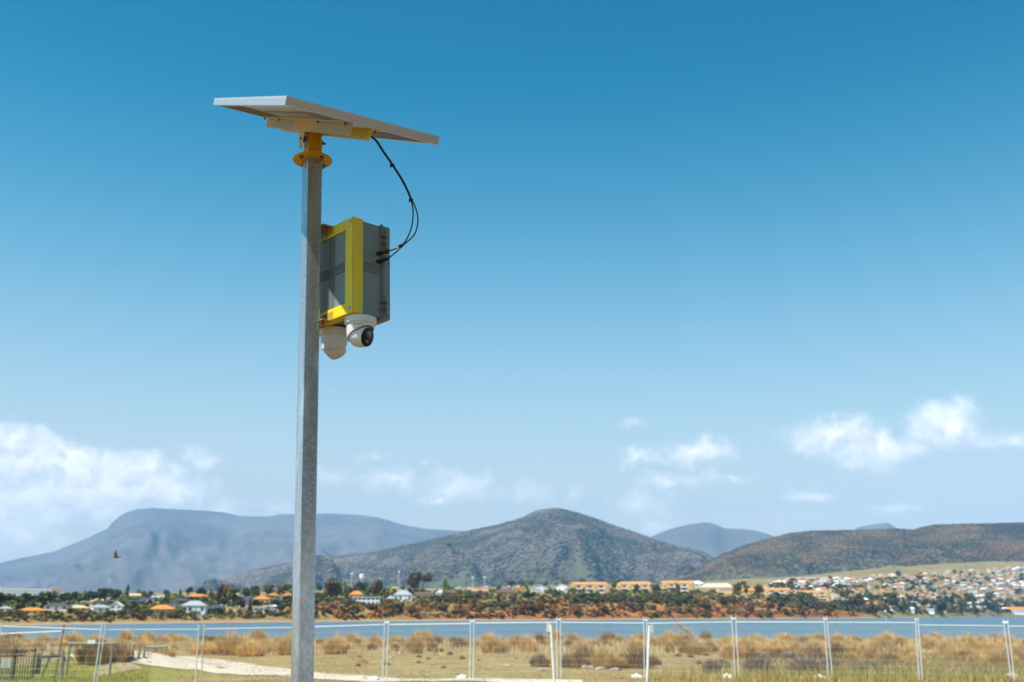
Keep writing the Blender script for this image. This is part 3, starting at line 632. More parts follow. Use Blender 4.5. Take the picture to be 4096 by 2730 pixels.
# ------------------------------------------------------------------ temporary fence
m_fence = mat('galvanised_tube', (.66, .70, .73), .42, .35, var=.07, scale=20)
m_frail = mat('pale_fence_rail', (.76, .78, .80), .4, .25, var=.05, scale=8)
m_wire = mat('fence_wire', (.55, .55, .53), .5, .4, var=.05)
m_foot = mat('white_fence_foot', (.78, .76, .72), .7, var=.08, scale=9)
m_rust = mat('rusty_steel', (.30, .10, .03), .8, .1, var=.3, scale=30, c2=(.42, .16, .05))
m_dark = mat('dark_steel', (.09, .085, .08), .6, .3, var=.2, scale=20)
def fence_panel(l0, l1, lb0, lb1, Y0, Y1, yr0, yr1, label, gap=0., mesh=True, posts=(1, 1), h=2.2):
    """one panel: pixel x of its two posts at the top (l) and bottom (lb), pixel y of the post tops and of the rail ends"""
    root = empty('temporary_fence', label=label, cat='fence panel', group='temporary fence panels along the path')
    A = at(l0[0], l0[1], Y0); B = at(l1[0], l1[1], Y1)
    Ab = A.copy(); Ab.z = A.z - h; Bb = B.copy(); Bb.z = B.z - h
    la = at(lb0, 2700, Y0); Ab.x = A.x + (la.x - A.x) * h / max(A.z - la.z, .1); la = at(lb1, 2700, Y1); Bb.x = B.x + (la.x - B.x) * h / max(B.z - la.z, .1)
    root.location = (Ab + Bb) / 2; ci = Matrix.Translation(-root.location)
    ra = A.lerp(Ab, max(0, (A.z - at(l0[0], yr0, Y0).z) / h)); rb = B.lerp(Bb, max(0, (B.z - at(l1[0], yr1, Y1).z) / h))
    for k, (p, q_) in enumerate(((A, Ab), (B, Bb))):
        if posts[k]: mb = MB(); mb.tube([p, q_], .024, 10, ci); mb.build('post', m_fence, root, smooth=40)
    mb = MB(); mb.tube([ra, rb], .021, 8, ci); mb.build('top_rail', m_frail, root, smooth=40)
    qa, qb = A.lerp(Ab, .985), B.lerp(Bb, .985)
    if mesh:
        mb = MB(); d = (rb - ra)
        for i in range(1, 44):
            u = i / 44; mb.tube([ra.lerp(rb, u), qa.lerp(qb, u)], .004, 3, ci, caps=False)
        for i in range(1, 9):
            v = i / 9; mb.tube([ra.lerp(qa, v), rb.lerp(qb, v)], .004, 3, ci, caps=False)
        tag(mb.build('wire_mesh', m_wire, root, fix=False), kind='stuff')
    return root
def clamp(px, y, Y, w):
    p = at(px, y, Y); return p
# (post top px, post top y, post bottom px, rail y) for the right post of the left panel and the left post of the right panel at each joint
FN = [ # left post (x,y,bottom x,rail y), right post, Y0, Y1
 ((818, 2500, 806, 2517), (1190, 2494, 1180, 2511), 38.2, 39.2, 'fence panel running behind the foot of the steel pole'),
 ((1204, 2492, 1194, 2510), (1540, 2480, 1531, 2499.6), 39.2, 39.5, 'fence panel next to the steel pole, gravel path below it'),
 ((1554.7, 2480, 1546, 2499.6), (1883, 2476, 1879, 2495.4), 39.5, 39.5, 'fence panel with the gravel path ending below it'),
 ((1896, 2475, 1893, 2493), (2227.7, 2467, 2229, 2490.8), 39.5, 39.4, 'fence panel whose post stands by a leaning white post with a dark based plate'),
 ((2241.7, 2469, 2244, 2490.8), (2575, 2469, 2578, 2493.6), 39.4, 39.3, 'fence panel between the two white posts with plates'),
 ((2587.6, 2472, 2589, 2494.5), (2927, 2464, 2941, 2489), 39.3, 39.0, 'fence panel in front of the dead branch'),
 ((2943, 2464, 2955, 2489), (3297, 2468, 3313, 2490), 38.8, 38.2, 'fence panel with inward leaning posts beside tall dry grass'),
 ((3307, 2467, 3329, 2491), (3662, 2470, 3676, 2492), 38.2, 37.8, 'fence panel with the green channel marker behind it'),
 ((3672, 2472, 3689, 2501.5), (4014, 2479.6, 4043, 2505), 37.8, 37.6, 'low set fence panel in front of dense tussocks'),
 ((4030.7, 2479.6, 4056, 2506), (4390, 2485, 4425, 2509), 37.5, 37.0, 'bright railed fence panel beside the low set one'),
 ((423, 2503, 392, 2520), (795.5, 2501, 784, 2518.7), 36.5, 38.0, 'fence panel in front of the timber barriers'),
 ((8, 2490, -30, 2506), (409.5, 2498, 380, 2520), 35.5, 36.3, 'sagging fence panel in front of the black metal gate')]
for (l, r_, Y0, Y1, lab) in FN:
    o = fence_panel(l, r_, l[2], r_[2], Y0, Y1, l[3], r_[3], lab)
# a lower panel behind, tied to a rusty post
o = fence_panel((-260, 2540, -290, 2548), (246, 2523, 220, 2525.5), -290, 222, 37.4, 37.4, 2548, 2526, 'low fence panel tied to a rusty steel post', posts=(1, 0), h=1.7)
def stick(name, pts, rad, mats, label, cat, group=None, n=8, parts=None):
    e = empty(name, pts[0], 0, label, cat, group); ci = Matrix.Translation(-Vector(pts[0]))
    return e, ci
A = at(256.5, 2499, 37.3); B = at(216, 2728, 37.3); B.z = min(B.z, gz(B.x, B.y) - .1)
e, ci = stick('steel_post', [B, A], 0, 0, 'leaning steel post with a rusty orange top', 'post')
k = (2499 - 2534) / (2499 - 2728); mid = A.lerp(B, k)
mb = MB(); mb.tube([B, mid], .022, 8, ci); mb.build('shaft', m_dark, e, smooth=40); mb = MB(); mb.tube([mid, A], .036, 8, ci); mb.build('rusty_sleeve', m_rust, e, smooth=40)
# clamps
for i, (l, r_, Y0, Y1, lab) in enumerate(FN[:9]):
    nx_ = FN[i + 1] if i < 9 else None
    for dy in (9,):
        a, b_ = at(r_[0], r_[1] + dy + 3, Y1), at(nx_[0][0], nx_[0][1] + dy + 3, nx_[2])
        e = empty('pipe_clamp', a, 0, 'small steel clamp joining two fence posts near their tops', 'clamp', 'clamps joining the fence panels'); ci = Matrix.Translation(-a)
        mb = MB(); d = (b_ - a).normalized(); mb.tube([a - d * .03, b_ + d * .03], .034, 8, ci); mb.build('clamp_bar', m_frail, e, smooth=40)
        for p in (a, b_):
            mb = MB(); mb.lathe([(.034, -.03), (.034, .03)], 10, ci @ Matrix.Translation(p)); mb.build('clamp_ring', m_fence, e, smooth=40)
# feet
for px, py in ((1497, 2724), (1849, 2716), (2547, 2713), (2909, 2713), (3281, 2716), (3677, 2700), (4048, 2708)):
    p = onground(px, py); e = MB()
    e.box(-.17, .17, -.3, .3, -.03, .10); e.box(-.05, .05, -.10, .10, .10, .16)
    o = e.build('concrete_block', m_foot, None, bevel=.02); o.location = p; o.rotation_euler = (0, 0, R(random.uniform(-12, 12)))
    tag(o, 'pale block foot resting in grass below a fence joint', 'fence foot', 'block feet of the temporary fence')
# white posts with plates
m_wpost = mat('white_painted_post', (.80, .80, .78), .5, var=.05, scale=10)
m_plate = mat('beige_plate', (.68, .55, .46), .6, var=.06, scale=9)
for (tx, ty, bx_, px0, px1, py0, py1, lab, dk) in ((2203.4, 2499, 2217, 2186, 2201, 2495, 2530, 'leaning white post with a beige plate ending in a dark edge', 1), (2598, 2504, 2588, 2600, 2613, 2501, 2533, 'white post with a plain beige plate at its top', 0)):
    Y = 37.6; A = at(tx, ty, Y); B = at(bx_, 2728, Y); d = B - A; B = A + d * ((A.z - gz(B.x, Y) + .15) / -d.z) if d.z < 0 else B
    e = empty('sign_post', B, 0, lab, 'post'); ci = Matrix.Translation(-B)
    mb = MB(); mb.tube([B, A], .042, 12, ci); mb.build('tube', m_wpost, e, smooth=40)
    for f_ in (.35, .68):
        q_ = A.lerp(B, f_); dd = (B - A).normalized(); mb = MB(); mb.tube([q_ - dd * .03, q_ + dd * .03], .052, 12, ci); mb.build('collar', m_wpost, e, smooth=40)
    p0, p1 = at(px0, py0, Y), at(px1, py1, Y)
    mb = MB(); mb.box(p0.x, p1.x, Y - .012, Y + .012, p1.z, p0.z, ci); pl = mb.build('plate', m_plate, e, bevel=.006)
    if dk: mb = MB(); mb.box(p0.x + .05, p1.x - .005, Y - .014, Y + .014, p1.z - .05, p1.z - .002, ci); mb.build('plate_edge', m_dark, e)

# ------------------------------------------------------------------ metal gate, barriers and stakes
m_gate = mat('black_gate_steel', (.018, .020, .022), .5, .2, var=.15)
m_timber = mat('weathered_timber', (.30, .27, .22), .85, var=.2, scale=6, c2=(.22, .20, .15), stretch=(4, 4, .6), bump=.4, bscale=30)
m_beam = mat('dark_timber', (.07, .075, .06), .8, var=.2, scale=9)
def gate(x0, x1, yt, h, Y, label, sign=False, thick=False):
    A, B = at(x0, yt, Y), at(x1, yt - 5, Y + .4); zb = min(gz(A.x, Y), gz(B.x, Y)) - .05
    e = empty('metal_gate', ((A.x + B.x) / 2, Y, zb), 0, label, 'gate', 'black slatted gate leaves'); ci = Matrix.Translation(-Vector(e.location))
    for p, w in ((A, .035), (B, .06 if thick else .035)):
        mb = MB(); mb.box(p.x - w, p.x + w, p.y - .035, p.y + .035, zb - .2, p.z + .10, ci); mb.build('gate_post', m_gate, e, bevel=.005)
    for f in (0, 1):
        mb = MB(); z0_, z1_ = (A.z, B.z) if f else (zb + .1, zb + .1 + B.z - A.z); mb.tube([(A.x, A.y, z0_), (B.x, B.y, z1_)], .017, 6, ci); mb.build('gate_rail', m_gate, e)
    n = int((B.x - A.x) / .075)
    for i in range(1, n):
        k = i / n; p = A.lerp(B, k); mb = MB(); mb.box(p.x - .014, p.x + .014, p.y - .006, p.y + .006, zb + .1, p.z, ci); mb.build('slat', m_gate, e)
    if sign:
        s0, s1 = at(10, 2635, Y - .05), at(37, 2671, Y - .05)
        sg = MB(); sg.box(s0.x, s1.x, Y - .065, Y - .05, s1.z, s0.z); so_ = sg.build('notice_sign', mat('grey_sign', (.48, .53, .55), .5)); tag(so_, 'small grey notice with dark lines of text on the gate', 'sign')
        for i in range(7):
            zz = s0.z - .03 - i * .043; w = random.uniform(.5, .85) * (s1.x - s0.x) / 2; cx_ = (s0.x + s1.x) / 2
            l = MB(); l.box(cx_ - w, cx_ + w, Y - .0665, Y - .0652, zz - .014, zz); l.build('text_line', m_dark, so_)
gate(-75, 62, 2603, 1.1, 40.5, 'black slatted gate leaf carrying a grey notice', sign=True)
gate(66, 142, 2607, 1.1, 40.6, 'black slatted gate leaf closing against a thick post', thick=False)
def upright(mb, px, y0, y1, Y, w, ci, sink=.2, lean=0.):
    A, B = at(px, y0, Y), at(px + lean, y1, Y); d = B - A; B = B + d.normalized() * sink; mb.tube([B, A], w, 8, ci); return A, B
p = onground(148, 2702); e = empty('gate_stop_post', p, 0, 'thick black round post next to the gate', 'post'); A = at(154, 2614, p.y)
mb = MB(); mb.tube([p - Vector((0, 0, .2)), Vector((p.x, p.y, A.z - .02)), Vector((p.x, p.y, A.z))], [.1, .1, .06], 12, Matrix.Translation(-p)); mb.build('shaft', m_gate, e, smooth=40)
Y = 40.9; p = at(246, 2728, Y); e = empty('timber_barrier', p, 0, 'low timber barrier with a dark top beam beside the black gate', 'barrier'); ci = Matrix.Translation(-p)
mb = MB(); upright(mb, 252.4, 2607, 2725, Y, .075, ci, .3, -8); mb.build('post', m_timber, e, smooth=40)
mb = MB(); mb.tube([at(157, 2629, Y), at(257, 2622, Y)], .062, 8, ci); mb.build('beam', m_beam, e, smooth=40)
mb = MB(); mb.tube([at(254, 2628, Y) + Vector((.02, 0, 0)), at(258, 2650, Y)], .05, 8, ci); mb.build('brace', m_beam, e, smooth=40)
p = onground(163, 2715); e = empty('timber_prop', p, 0, 'pale timber pole leaning across the dark beam', 'pole'); ci = Matrix.Translation(-p); q_ = at(212, 2604, Y - .15)
mb = MB(); mb.tube([p - (q_ - p).normalized() * .1, q_], .055, 8, ci); mb.build('pole', m_timber, e, smooth=40)
def barrier(xl, xr, yt, yb_, Y, label, w=.06, inner=(), sign=None):
    A, B = at(xl, yt, Y), at(xr, yt, Y); p = Vector((A.x, Y, gz(A.x, Y))); e = empty('timber_barrier', p, 0, label, 'barrier'); ci = Matrix.Translation(-p)
    for q_ in (A, B):
        mb = MB(); mb.tube([(q_.x, Y, gz(q_.x, Y) - .3), (q_.x, Y, q_.z)], w, 8, ci); mb.build('post', m_timber, e, smooth=40)
    mb = MB(); mb.tube([A - Vector((.09, 0, 0)), B + Vector((.09, 0, 0))], w * 1.1, 8, ci); mb.build('beam', m_timber, e, smooth=40)
    for x in inner:
        q_ = at(x, yt + 6, Y + .6); mb = MB(); mb.tube([(q_.x, Y + .6, gz(q_.x, Y + .6) - .2), q_], w * .8, 8, ci); mb.build('inner_post', m_timber, e, smooth=40)
    if sign:
        s0, s1 = at(sign[0], sign[1], Y - .08), at(sign[2], sign[3], Y - .08); o = MB(); o.box(s0.x, s1.x, Y - .1, Y - .08, s1.z, s0.z); tag(o.build('sign_board', m_wht), 'small blank white board on the top beam of the wide barrier', 'sign')
barrier(280, 450, 2576, 2700, 43., 'wide tall timber barrier frame with a white board on top', .055, sign=(352, 2561, 380, 2576))
barrier(590, 660, 2589, 2672, 51., 'narrow timber barrier frame at the edge of the gravel path', .07, inner=(617,))
for i, (px, y0, y1) in enumerate(((491, 2575, 2648), (510, 2575, 2648), (528, 2577, 2645), (553, 2578, 2640), (574, 2579, 2636))):
    p = onground(px, y1); A = at(px + 2, y0, p.y); mb = MB(); mb.tube([Vector((0, 0, -.2)), Vector((0, 0, (A.z - p.z) * .97)), Vector((.0, 0, A.z - p.z))], [.06, .055, .035], 8)
    o = mb.build('timber_stake', m_timber, None, smooth=40); o.location = p; o.rotation_euler = (0, R(random.uniform(-2, 3)), 0); tag(o, 'upright grey timber stake in the row at the path', 'stake', 'timber stakes beside the path')
for px, y0, y1 in ((95, 2574, 2606), (191, 2572, 2614)):
    p = onground(px, y1 - 6); A = at(px, y0, p.y); mb = MB(); mb.tube([Vector((0, 0, -.2)), Vector((0, 0, A.z - p.z))], .06, 6); o = mb.build('white_stake', m_wpost, None, smooth=40); o.location = p; tag(o, 'slim pale stake standing among the golden tussocks', 'stake', 'pale stakes in the tussocks')

# ------------------------------------------------------------------ tussocks, grass, rocks, driftwood
m_straw = mat('straw_blades', (1, 1, 1), .8, var=.15, scale=2., attr='tint', rnd=.18, spec=.15)
t = NT(m_straw.node_tree); b_ = m_straw.node_tree.nodes['Principled BSDF']; tl = t.n('ShaderNodeBsdfTranslucent'); t.lk(b_.inputs['Base Color'].links[0].from_socket, tl.inputs[0]); mx = t.n('ShaderNodeMixShader'); mx.inputs[0].default_value = .3
t.lk(b_.outputs[0], mx.inputs[1]); t.lk(tl.outputs[0], mx.inputs[2]); t.lk(mx.outputs[0], m_straw.node_tree.nodes['Material Output'].inputs[0])
def blades(n, rad, h, lean, wid, cols, r_, base=None, curve=.5):
    ang = r_.random(n) * 2 * np.pi; rr = rad * np.sqrt(r_.random(n)); bx, by = rr * np.cos(ang), rr * np.sin(ang)
    la = ang + r_.normal(0, .5, n); ll = lean * (.15 + .85 * r_.random(n)) * (.2 + rr / max(rad, 1e-6)); hh = h * (.62 + .45 * r_.random(n)) * (1 - .42 * np.clip(rr / max(rad, 1e-6), 0, 1) ** 2 * (base is None))
    d = np.stack([np.cos(la), np.sin(la)], -1); wv = np.stack([-np.sin(la + r_.normal(0, .6, n)), np.cos(la)], -1) * (wid * (.6 + .8 * r_.random(n)))[:, None] * .5
    b0 = np.stack([bx, by], -1) if base is None else base
    z0 = np.zeros(n); p1 = b0 + d * (ll * .4)[:, None]; p2 = b0 + d * ll[:, None]; zz1, zz2 = hh * .6, hh * (1 - curve * np.clip(ll / (h + 1e-6), 0, 1) ** 2)
    V = np.stack([np.c_[b0 - wv, z0], np.c_[b0 + wv, z0], np.c_[p1 - wv * .8, zz1], np.c_[p1 + wv * .8, zz1], np.c_[p2, zz2]], 1).reshape(-1, 3)
    F_ = (np.array([[0, 1, 3], [0, 3, 2], [2, 3, 4]])[None] + (np.arange(n) * 5)[:, None, None]).reshape(-1, 3)
    c = np.array(cols)[r_.integers(0, len(cols), n)] * (.75 + .5 * r_.random((n, 1)))
    return V, F_, np.repeat(c, 5, 0)
GOLD = [(.64,.39,.12),(.72,.48,.18),(.54,.31,.085),(.44,.26,.08),(.78,.58,.28)]; BROWN = [(.44,.26,.10),(.36,.21,.09),(.54,.36,.16),(.26,.16,.08)]; MAUVE = [(.30,.21,.17),(.24,.17,.14),(.36,.27,.2)]
tus = []
for k in range(7):
    r_ = np.random.default_rng(50 + k); V, F_, C = blades(620, .40 + .06 * (k % 3), 1.0, .55, .03, GOLD, r_); V2, F2, C2 = blades(160, .36, 1.35, .75, .022, GOLD[1:2] + GOLD[4:], r_, curve=.7); F_ = np.concatenate([F_, F2 + len(V)]); V = np.concatenate([V, V2]); C = np.concatenate([C, C2]); tus.append(np_mesh('tussock', V, F_, C, [m_straw]))
tbr = []
for k in range(4):
    r_ = np.random.default_rng(70 + k); V, F_, C = blades(560, .40, .95, .32, .034, BROWN, r_); tbr.append(np_mesh('tussock', V, F_, C, [m_straw]))
shr = []
for k in range(3):
    r_ = np.random.default_rng(90 + k); V, F_, C = blades(420, .40, .75, .55, .03, MAUVE, r_); shr.append(np_mesh('dry_shrub', V, F_, C, [m_straw]))
def put_tuft(meshes, nm, x, y, s, label, cat, group):
    o = link(nm, random.choice(meshes)); o.location = (x, y, gz(x, y) - .04); o.rotation_euler = (0, 0, random.uniform(0, 6.3)); o.scale = (s * random.uniform(.85, 1.4), s * random.uniform(.85, 1.4), s * random.uniform(.75, 1.15)); tag(o, label, cat, group); return o
L1 = ('golden dry tussock clump in the belt beside the river', 'tussock', 'golden tussocks in the belt by the water')
L2 = ('low dark brown tussock at the grassy edge of the belt', 'tussock', 'dark tussocks along the grass edge')
cnt = 0
for i in range(205):      # the belt, denser to the right
    px = random.uniform(-150, 4250); Y = 74 + 76 * random.random() ** 1.1
    if px < 1100: Y -= random.uniform(0, 10)
    p = at(px, 2500, Y); put_tuft(tus if random.random() < .72 else tbr, 'tussock', p.x, Y, random.choice([random.uniform(.55, .95), random.uniform(.9, 1.3), random.uniform(1.2, 1.6)]), *L1)
for i in range(70):       # tall clumps on the right come nearer
    px = random.uniform(2900, 4250); Y = 45 + (1 - (px - 2900) / 1350) * 18 + random.random() * 26; p = at(px, 2500, Y)
    put_tuft(tus if random.random() < .7 else tbr, 'tussock', p.x, Y, random.uniform(.7, 1.2), 'golden tussock in the dense patch behind the right hand fence run' if 0 else 'golden tussock in the dense patch between the fence and the belt', 'tussock', 'tussocks in the dense patch')
for px, py, s in ((2160,2668,.95),(2275,2672,.9),(2340,2672,1.25),(2420,2676,1.1),(2455,2674,.9),(2530,2672,1.25),(2560,2675,1.1),(2610,2668,.8),(2480,2668,1.0),(2385,2668,.9)):
    p = onground(px, py); put_tuft(tus if px in (2420,2455,2385,2480) else tbr, 'tussock', p.x, p.y, s * .95, 'tussock in the isolated group on the open grass behind the fence', 'tussock', 'isolated tussock group on the grass')
for px, py, s in ((1280,2580,.9),(1355,2600,1.0),(1487,2602,.8),(1580,2604,.8),(1625,2600,.6),(1730,2606,.9),(1757,2608,.6),(1800,2622,.45),(1905,2592,.9),(2060,2590,.8),(2100,2596,.8),(2010,2585,.9),(2275,2592,1.0),(2315,2594,1.0),(2385,2594,.8),(2430,2592,1.1),(2535,2590,.8),(2635,2578,.9),(2675,2588,.7),(3020,2575,.9),(2980,2580,.7),(370,2650,1.4),(388,2655,1.2),(475,2647,1.1),(30,2590,1.3),(60,2592,1.2),(1150,2610,1.1),(1000,2615,.9),(1050,2612,1.0)):
    p = onground(px, py); put_tuft(tbr, 'tussock', p.x, p.y, s, *L2)
for px, py, s in ((3030,2690,1.0),(3060,2650,.8),(3230,2700,1.3),(3290,2680,1.1),(3150,2640,.9),(3165,2650,.9),(3340,2680,.9),(3480,2690,.9),(3540,2670,.8),(2850,2690,.8),(2890,2670,.8),(3440,2700,.8)):
    p = onground(px, py); put_tuft(shr, 'dry_shrub', p.x, p.y, s, 'low mauve brown dry shrub in the grass behind the fence', 'shrub', 'dry shrubs near the fence')
for i in range(34):
    px = random.uniform(1250, 3250); Y = random.uniform(50, 76); q_ = at(px, 2500, Y)
    put_tuft(random.choice([tbr, shr, tus]), 'grass_tuft', q_.x, Y, random.uniform(.16, .38), 'small low tuft scattered over the open field', 'tuft', 'low tufts on the open field')
# sedge between the clumps and grass: uncountable
def grass_field(name, n, xr, yr, h, wid, cols, label, seed, dens=None, lean=.3):
    r_ = np.random.default_rng(seed); px = xr[0] + (xr[1] - xr[0]) * r_.random(n); Y = yr[0] + (yr[1] - yr[0]) * r_.random(n)
    if dens is not None:
        k = np.array([r_.random() < dens(a, b_) for a, b_ in zip(px, Y)]); px, Y = px[k], Y[k]; n = len(px)
    X = (px - CXP) / FPX * Y * CP; base = np.stack([X, Y], -1)
    hs_ = h * (.6 + .8 * r_.random(n)); V, F_, C = blades(n, .01, h, lean, wid, cols, r_, base=base)
    z = np.array([gz(a, b_) for a, b_ in base]); V[:, 2] = V[:, 2] * np.repeat(hs_ / h, 5) + np.repeat(z - .02, 5)
    tag(link(name, np_mesh(name, V, F_, C, [m_straw])), label, 'grass', kind='stuff')
GREENY = [(.30,.25,.065),(.38,.28,.09),(.26,.23,.055),(.46,.34,.13),(.50,.39,.18)]
grass_field('sedge', 44000, (-300, 4400), (72, 158), .62, .045, [(.58,.40,.19),(.48,.31,.14),(.64,.47,.24),(.40,.28,.15)], 'dry straw coloured sedge between the tussocks by the water', 21, lambda a, y: (1 if y > 80 else (y - 70) / 10) * (.35 + .65 * (fbm(a * .004, y * .12, 3., 3) > -.05)))
grass_field('tall_grass', 26000, (2500, 4400), (33, 47), .42, .016, GREENY, 'tall yellow green grass growing round the fence feet', 22, lambda a, y: min(1, max(0, (a - 2500) / 900)) * (.3 + .7 * (fbm(a * .004, y * .3, 9., 3) > -.1)))
grass_field('dry_grass', 26000, (2850, 4400), (42, 75), .40, .025, [(.46,.33,.14),(.40,.27,.11),(.32,.24,.08),(.30,.28,.09)], 'dry waving grass behind the fence beside the tussocks', 23, lambda a, y: min(1, max(0, (a - 2850) / 700)))
grass_field('short_grass', 60000, (-200, 3300), (36, 78), .11, .024, GREENY[:3] + [(.34,.23,.11),(.30,.21,.08),(.42,.30,.13)], 'short patchy grass on the open field', 24, lambda a, y: .25 + .75 * (fbm(a * .004, y * .12, 1., 3) > 0))
grass_field('verge_grass', 9000, (-250, 620), (38, 52), .20, .02, [(.26,.27,.04),(.22,.24,.04),(.36,.32,.08)], 'lush yellow green grass on the mound by the barriers', 25)
m_rock = mat('pale_rock', (.34, .27, .20), .9, var=.15, scale=6, bump=.5, bscale=12)
def rock(p, s, label, group):
    V = ICO_V.copy(); r_ = random.Random(int(p.x * 100)); mb = MB()
    b = bmesh.new(); bmesh.ops.create_icosphere(b, subdivisions=2, radius=1)
    for v in b.verts: v.co *= 1 + .35 * fbm(v.co.x * 1.3 + p.x, v.co.y * 1.3, v.co.z * 1.3, 3)
    me = bpy.data.meshes.new('rock'); b.to_mesh(me); b.free(); me.materials.append(m_rock); o = link('rock', me); o.location = p + Vector((0, 0, s * .15)); o.scale = (s * 1.3, s, s * .5); o.rotation_euler = (0, 0, r_.uniform(0, 6)); tag(o, label, 'rock', group)
for px, py, s in ((2345, 2674, .24), (2372, 2674, .2), (2400, 2682, .22), (2462, 2684, .2), (2170, 2686, .22), (2635, 2676, .2), (2437, 2598, .3), (3610, 2664, .3), (3800, 2672, .3), (1560, 2635, .2), (1680, 2650, .2), (2030, 2668, .2)):
    rock(onground(px, py), s, 'small pale rock lying in the grass behind the fence', 'pale rocks on the grass')
# dead branch
m_drift = mat('bleached_wood', (.33, .24, .17), .85, var=.2, scale=5)
Y = 92.; pts = [at(2790, 2545, Y), at(2755, 2529, Y), at(2735, 2516, Y), at(2713, 2492, Y), at(2700, 2474, Y), at(2688, 2452, Y)]; pts[0].z = gz(pts[0].x, Y) - .2
e = empty('dead_branch', pts[0], 0, 'bleached dead branch sticking up over the river', 'branch'); ci = Matrix.Translation(-pts[0])
mb = MB(); mb.tube(cat([Vector(q_) for q_ in pts], 4), [.2 - .165 * i / 20 for i in range(21)], 8, ci); mb.build('limb', m_drift, e, smooth=40)
for q_ in ([(2735, 2516), (2712, 2508), (2690, 2500), (2668, 2502)], [(2712, 2508), (2698, 2516), (2680, 2520)], [(2700, 2474), (2704, 2462), (2702, 2455)]):
    mb = MB(); qq = [at(a, b_, Y) for a, b_ in q_]; mb.tube(qq, [.045 - .03 * i / len(qq) for i in range(len(qq))], 6, ci); mb.build('twig', m_drift, e, smooth=40)

# ------------------------------------------------------------------ channel marker, bird
m_green = mat('green_marker_paint', (.02, .30, .12), .5, var=.08); m_pile = mat('grey_pile', (.42, .45, .45), .7, var=.1)
p = at(3545, 2484, 830.); p.z = WATER_Z; e = empty('channel_marker', p, 0, 'green channel marker pile with a white lamp standing in the river', 'marker')
sc_ = 830 * CP / FPX
mb = MB(); mb.lathe([(.42, -2), (.42, 4.4)], 12); mb.build('pile', m_pile, e, smooth=40); mb = MB(); mb.lathe([(.9, 4.4), (.9, 4.6), (.7, 4.6), (.7, 6.3), (.9, 6.3), (.9, 6.5)], 14); mb.build('green_can', m_green, e, smooth=30)
mb = MB(); mb.lathe([(.55, 6.5), (.62, 7.0), (.62, 7.9), (.3, 8.3)], 14); mb.build('lamp', m_wht, e, smooth=40)
m_bird = mat('brown_plumage', (.09, .06, .035), .8, var=.2, scale=12); m_wing = mat('tawny_wing', (.22, .14, .06), .8, var=.2, scale=9)
bp_ = at(466, 2230, 42.); e = empty('bird', bp_, 0, 'small brown bird in flight with raised wings before the mountain', 'bird'); e.scale = (.85, .85, .85)
mb = MB(); body_p = [(-.20, 0, -.015), (-.175, 0, -.012), (-.14, 0, -.005), (-.10, 0, 0), (-.03, 0, .004), (.05, 0, .004), (.11, 0, .012), (.17, 0, .02), (.25, 0, .03)]
mb.tube(body_p, [.004, .015, .028, .036, .05, .048, .03, .02, .012], 10); bo = mb.build('body', m_bird, e, smooth=60)
mb = MB(); vs = [(.24, -.045, .028), (.24, .045, .028), (.12, .018, .016), (.12, -.018, .016)]; mb.add(vs + [(x, y, z - .006) for x, y, z in vs], [(0, 1, 2, 3), (7, 6, 5, 4), (0, 4, 5, 1), (1, 5, 6, 2), (2, 6, 7, 3), (3, 7, 4, 0)]); mb.build('tail', m_wing, e)
for s in (-1, 1):
    out = [(-.07, .03, .03), (-.10, .09, .12), (-.06, .15, .22), (.0, .20, .34), (.03, .18, .29), (.045, .14, .2), (.07, .08, .11), (.07, .03, .03)] if s < 0 else [(-.07, .03, .03), (-.16, .12, .10), (-.17, .2, .2), (-.14, .26, .30), (-.09, .22, .22), (-.03, .14, .12), (.04, .08, .07), (.07, .03, .03)]
    vs = [(x, s * y, z) for x, y, z in out]; n = len(vs); mb = MB(); mb.add(vs + [(x, y + s * .008, z) for x, y, z in vs], [tuple(range(n)), tuple(range(2 * n - 1, n - 1, -1))] + [(i, (i + 1) % n, n + (i + 1) % n, n + i) for i in range(n)]); mb.build('wing', m_wing, e)
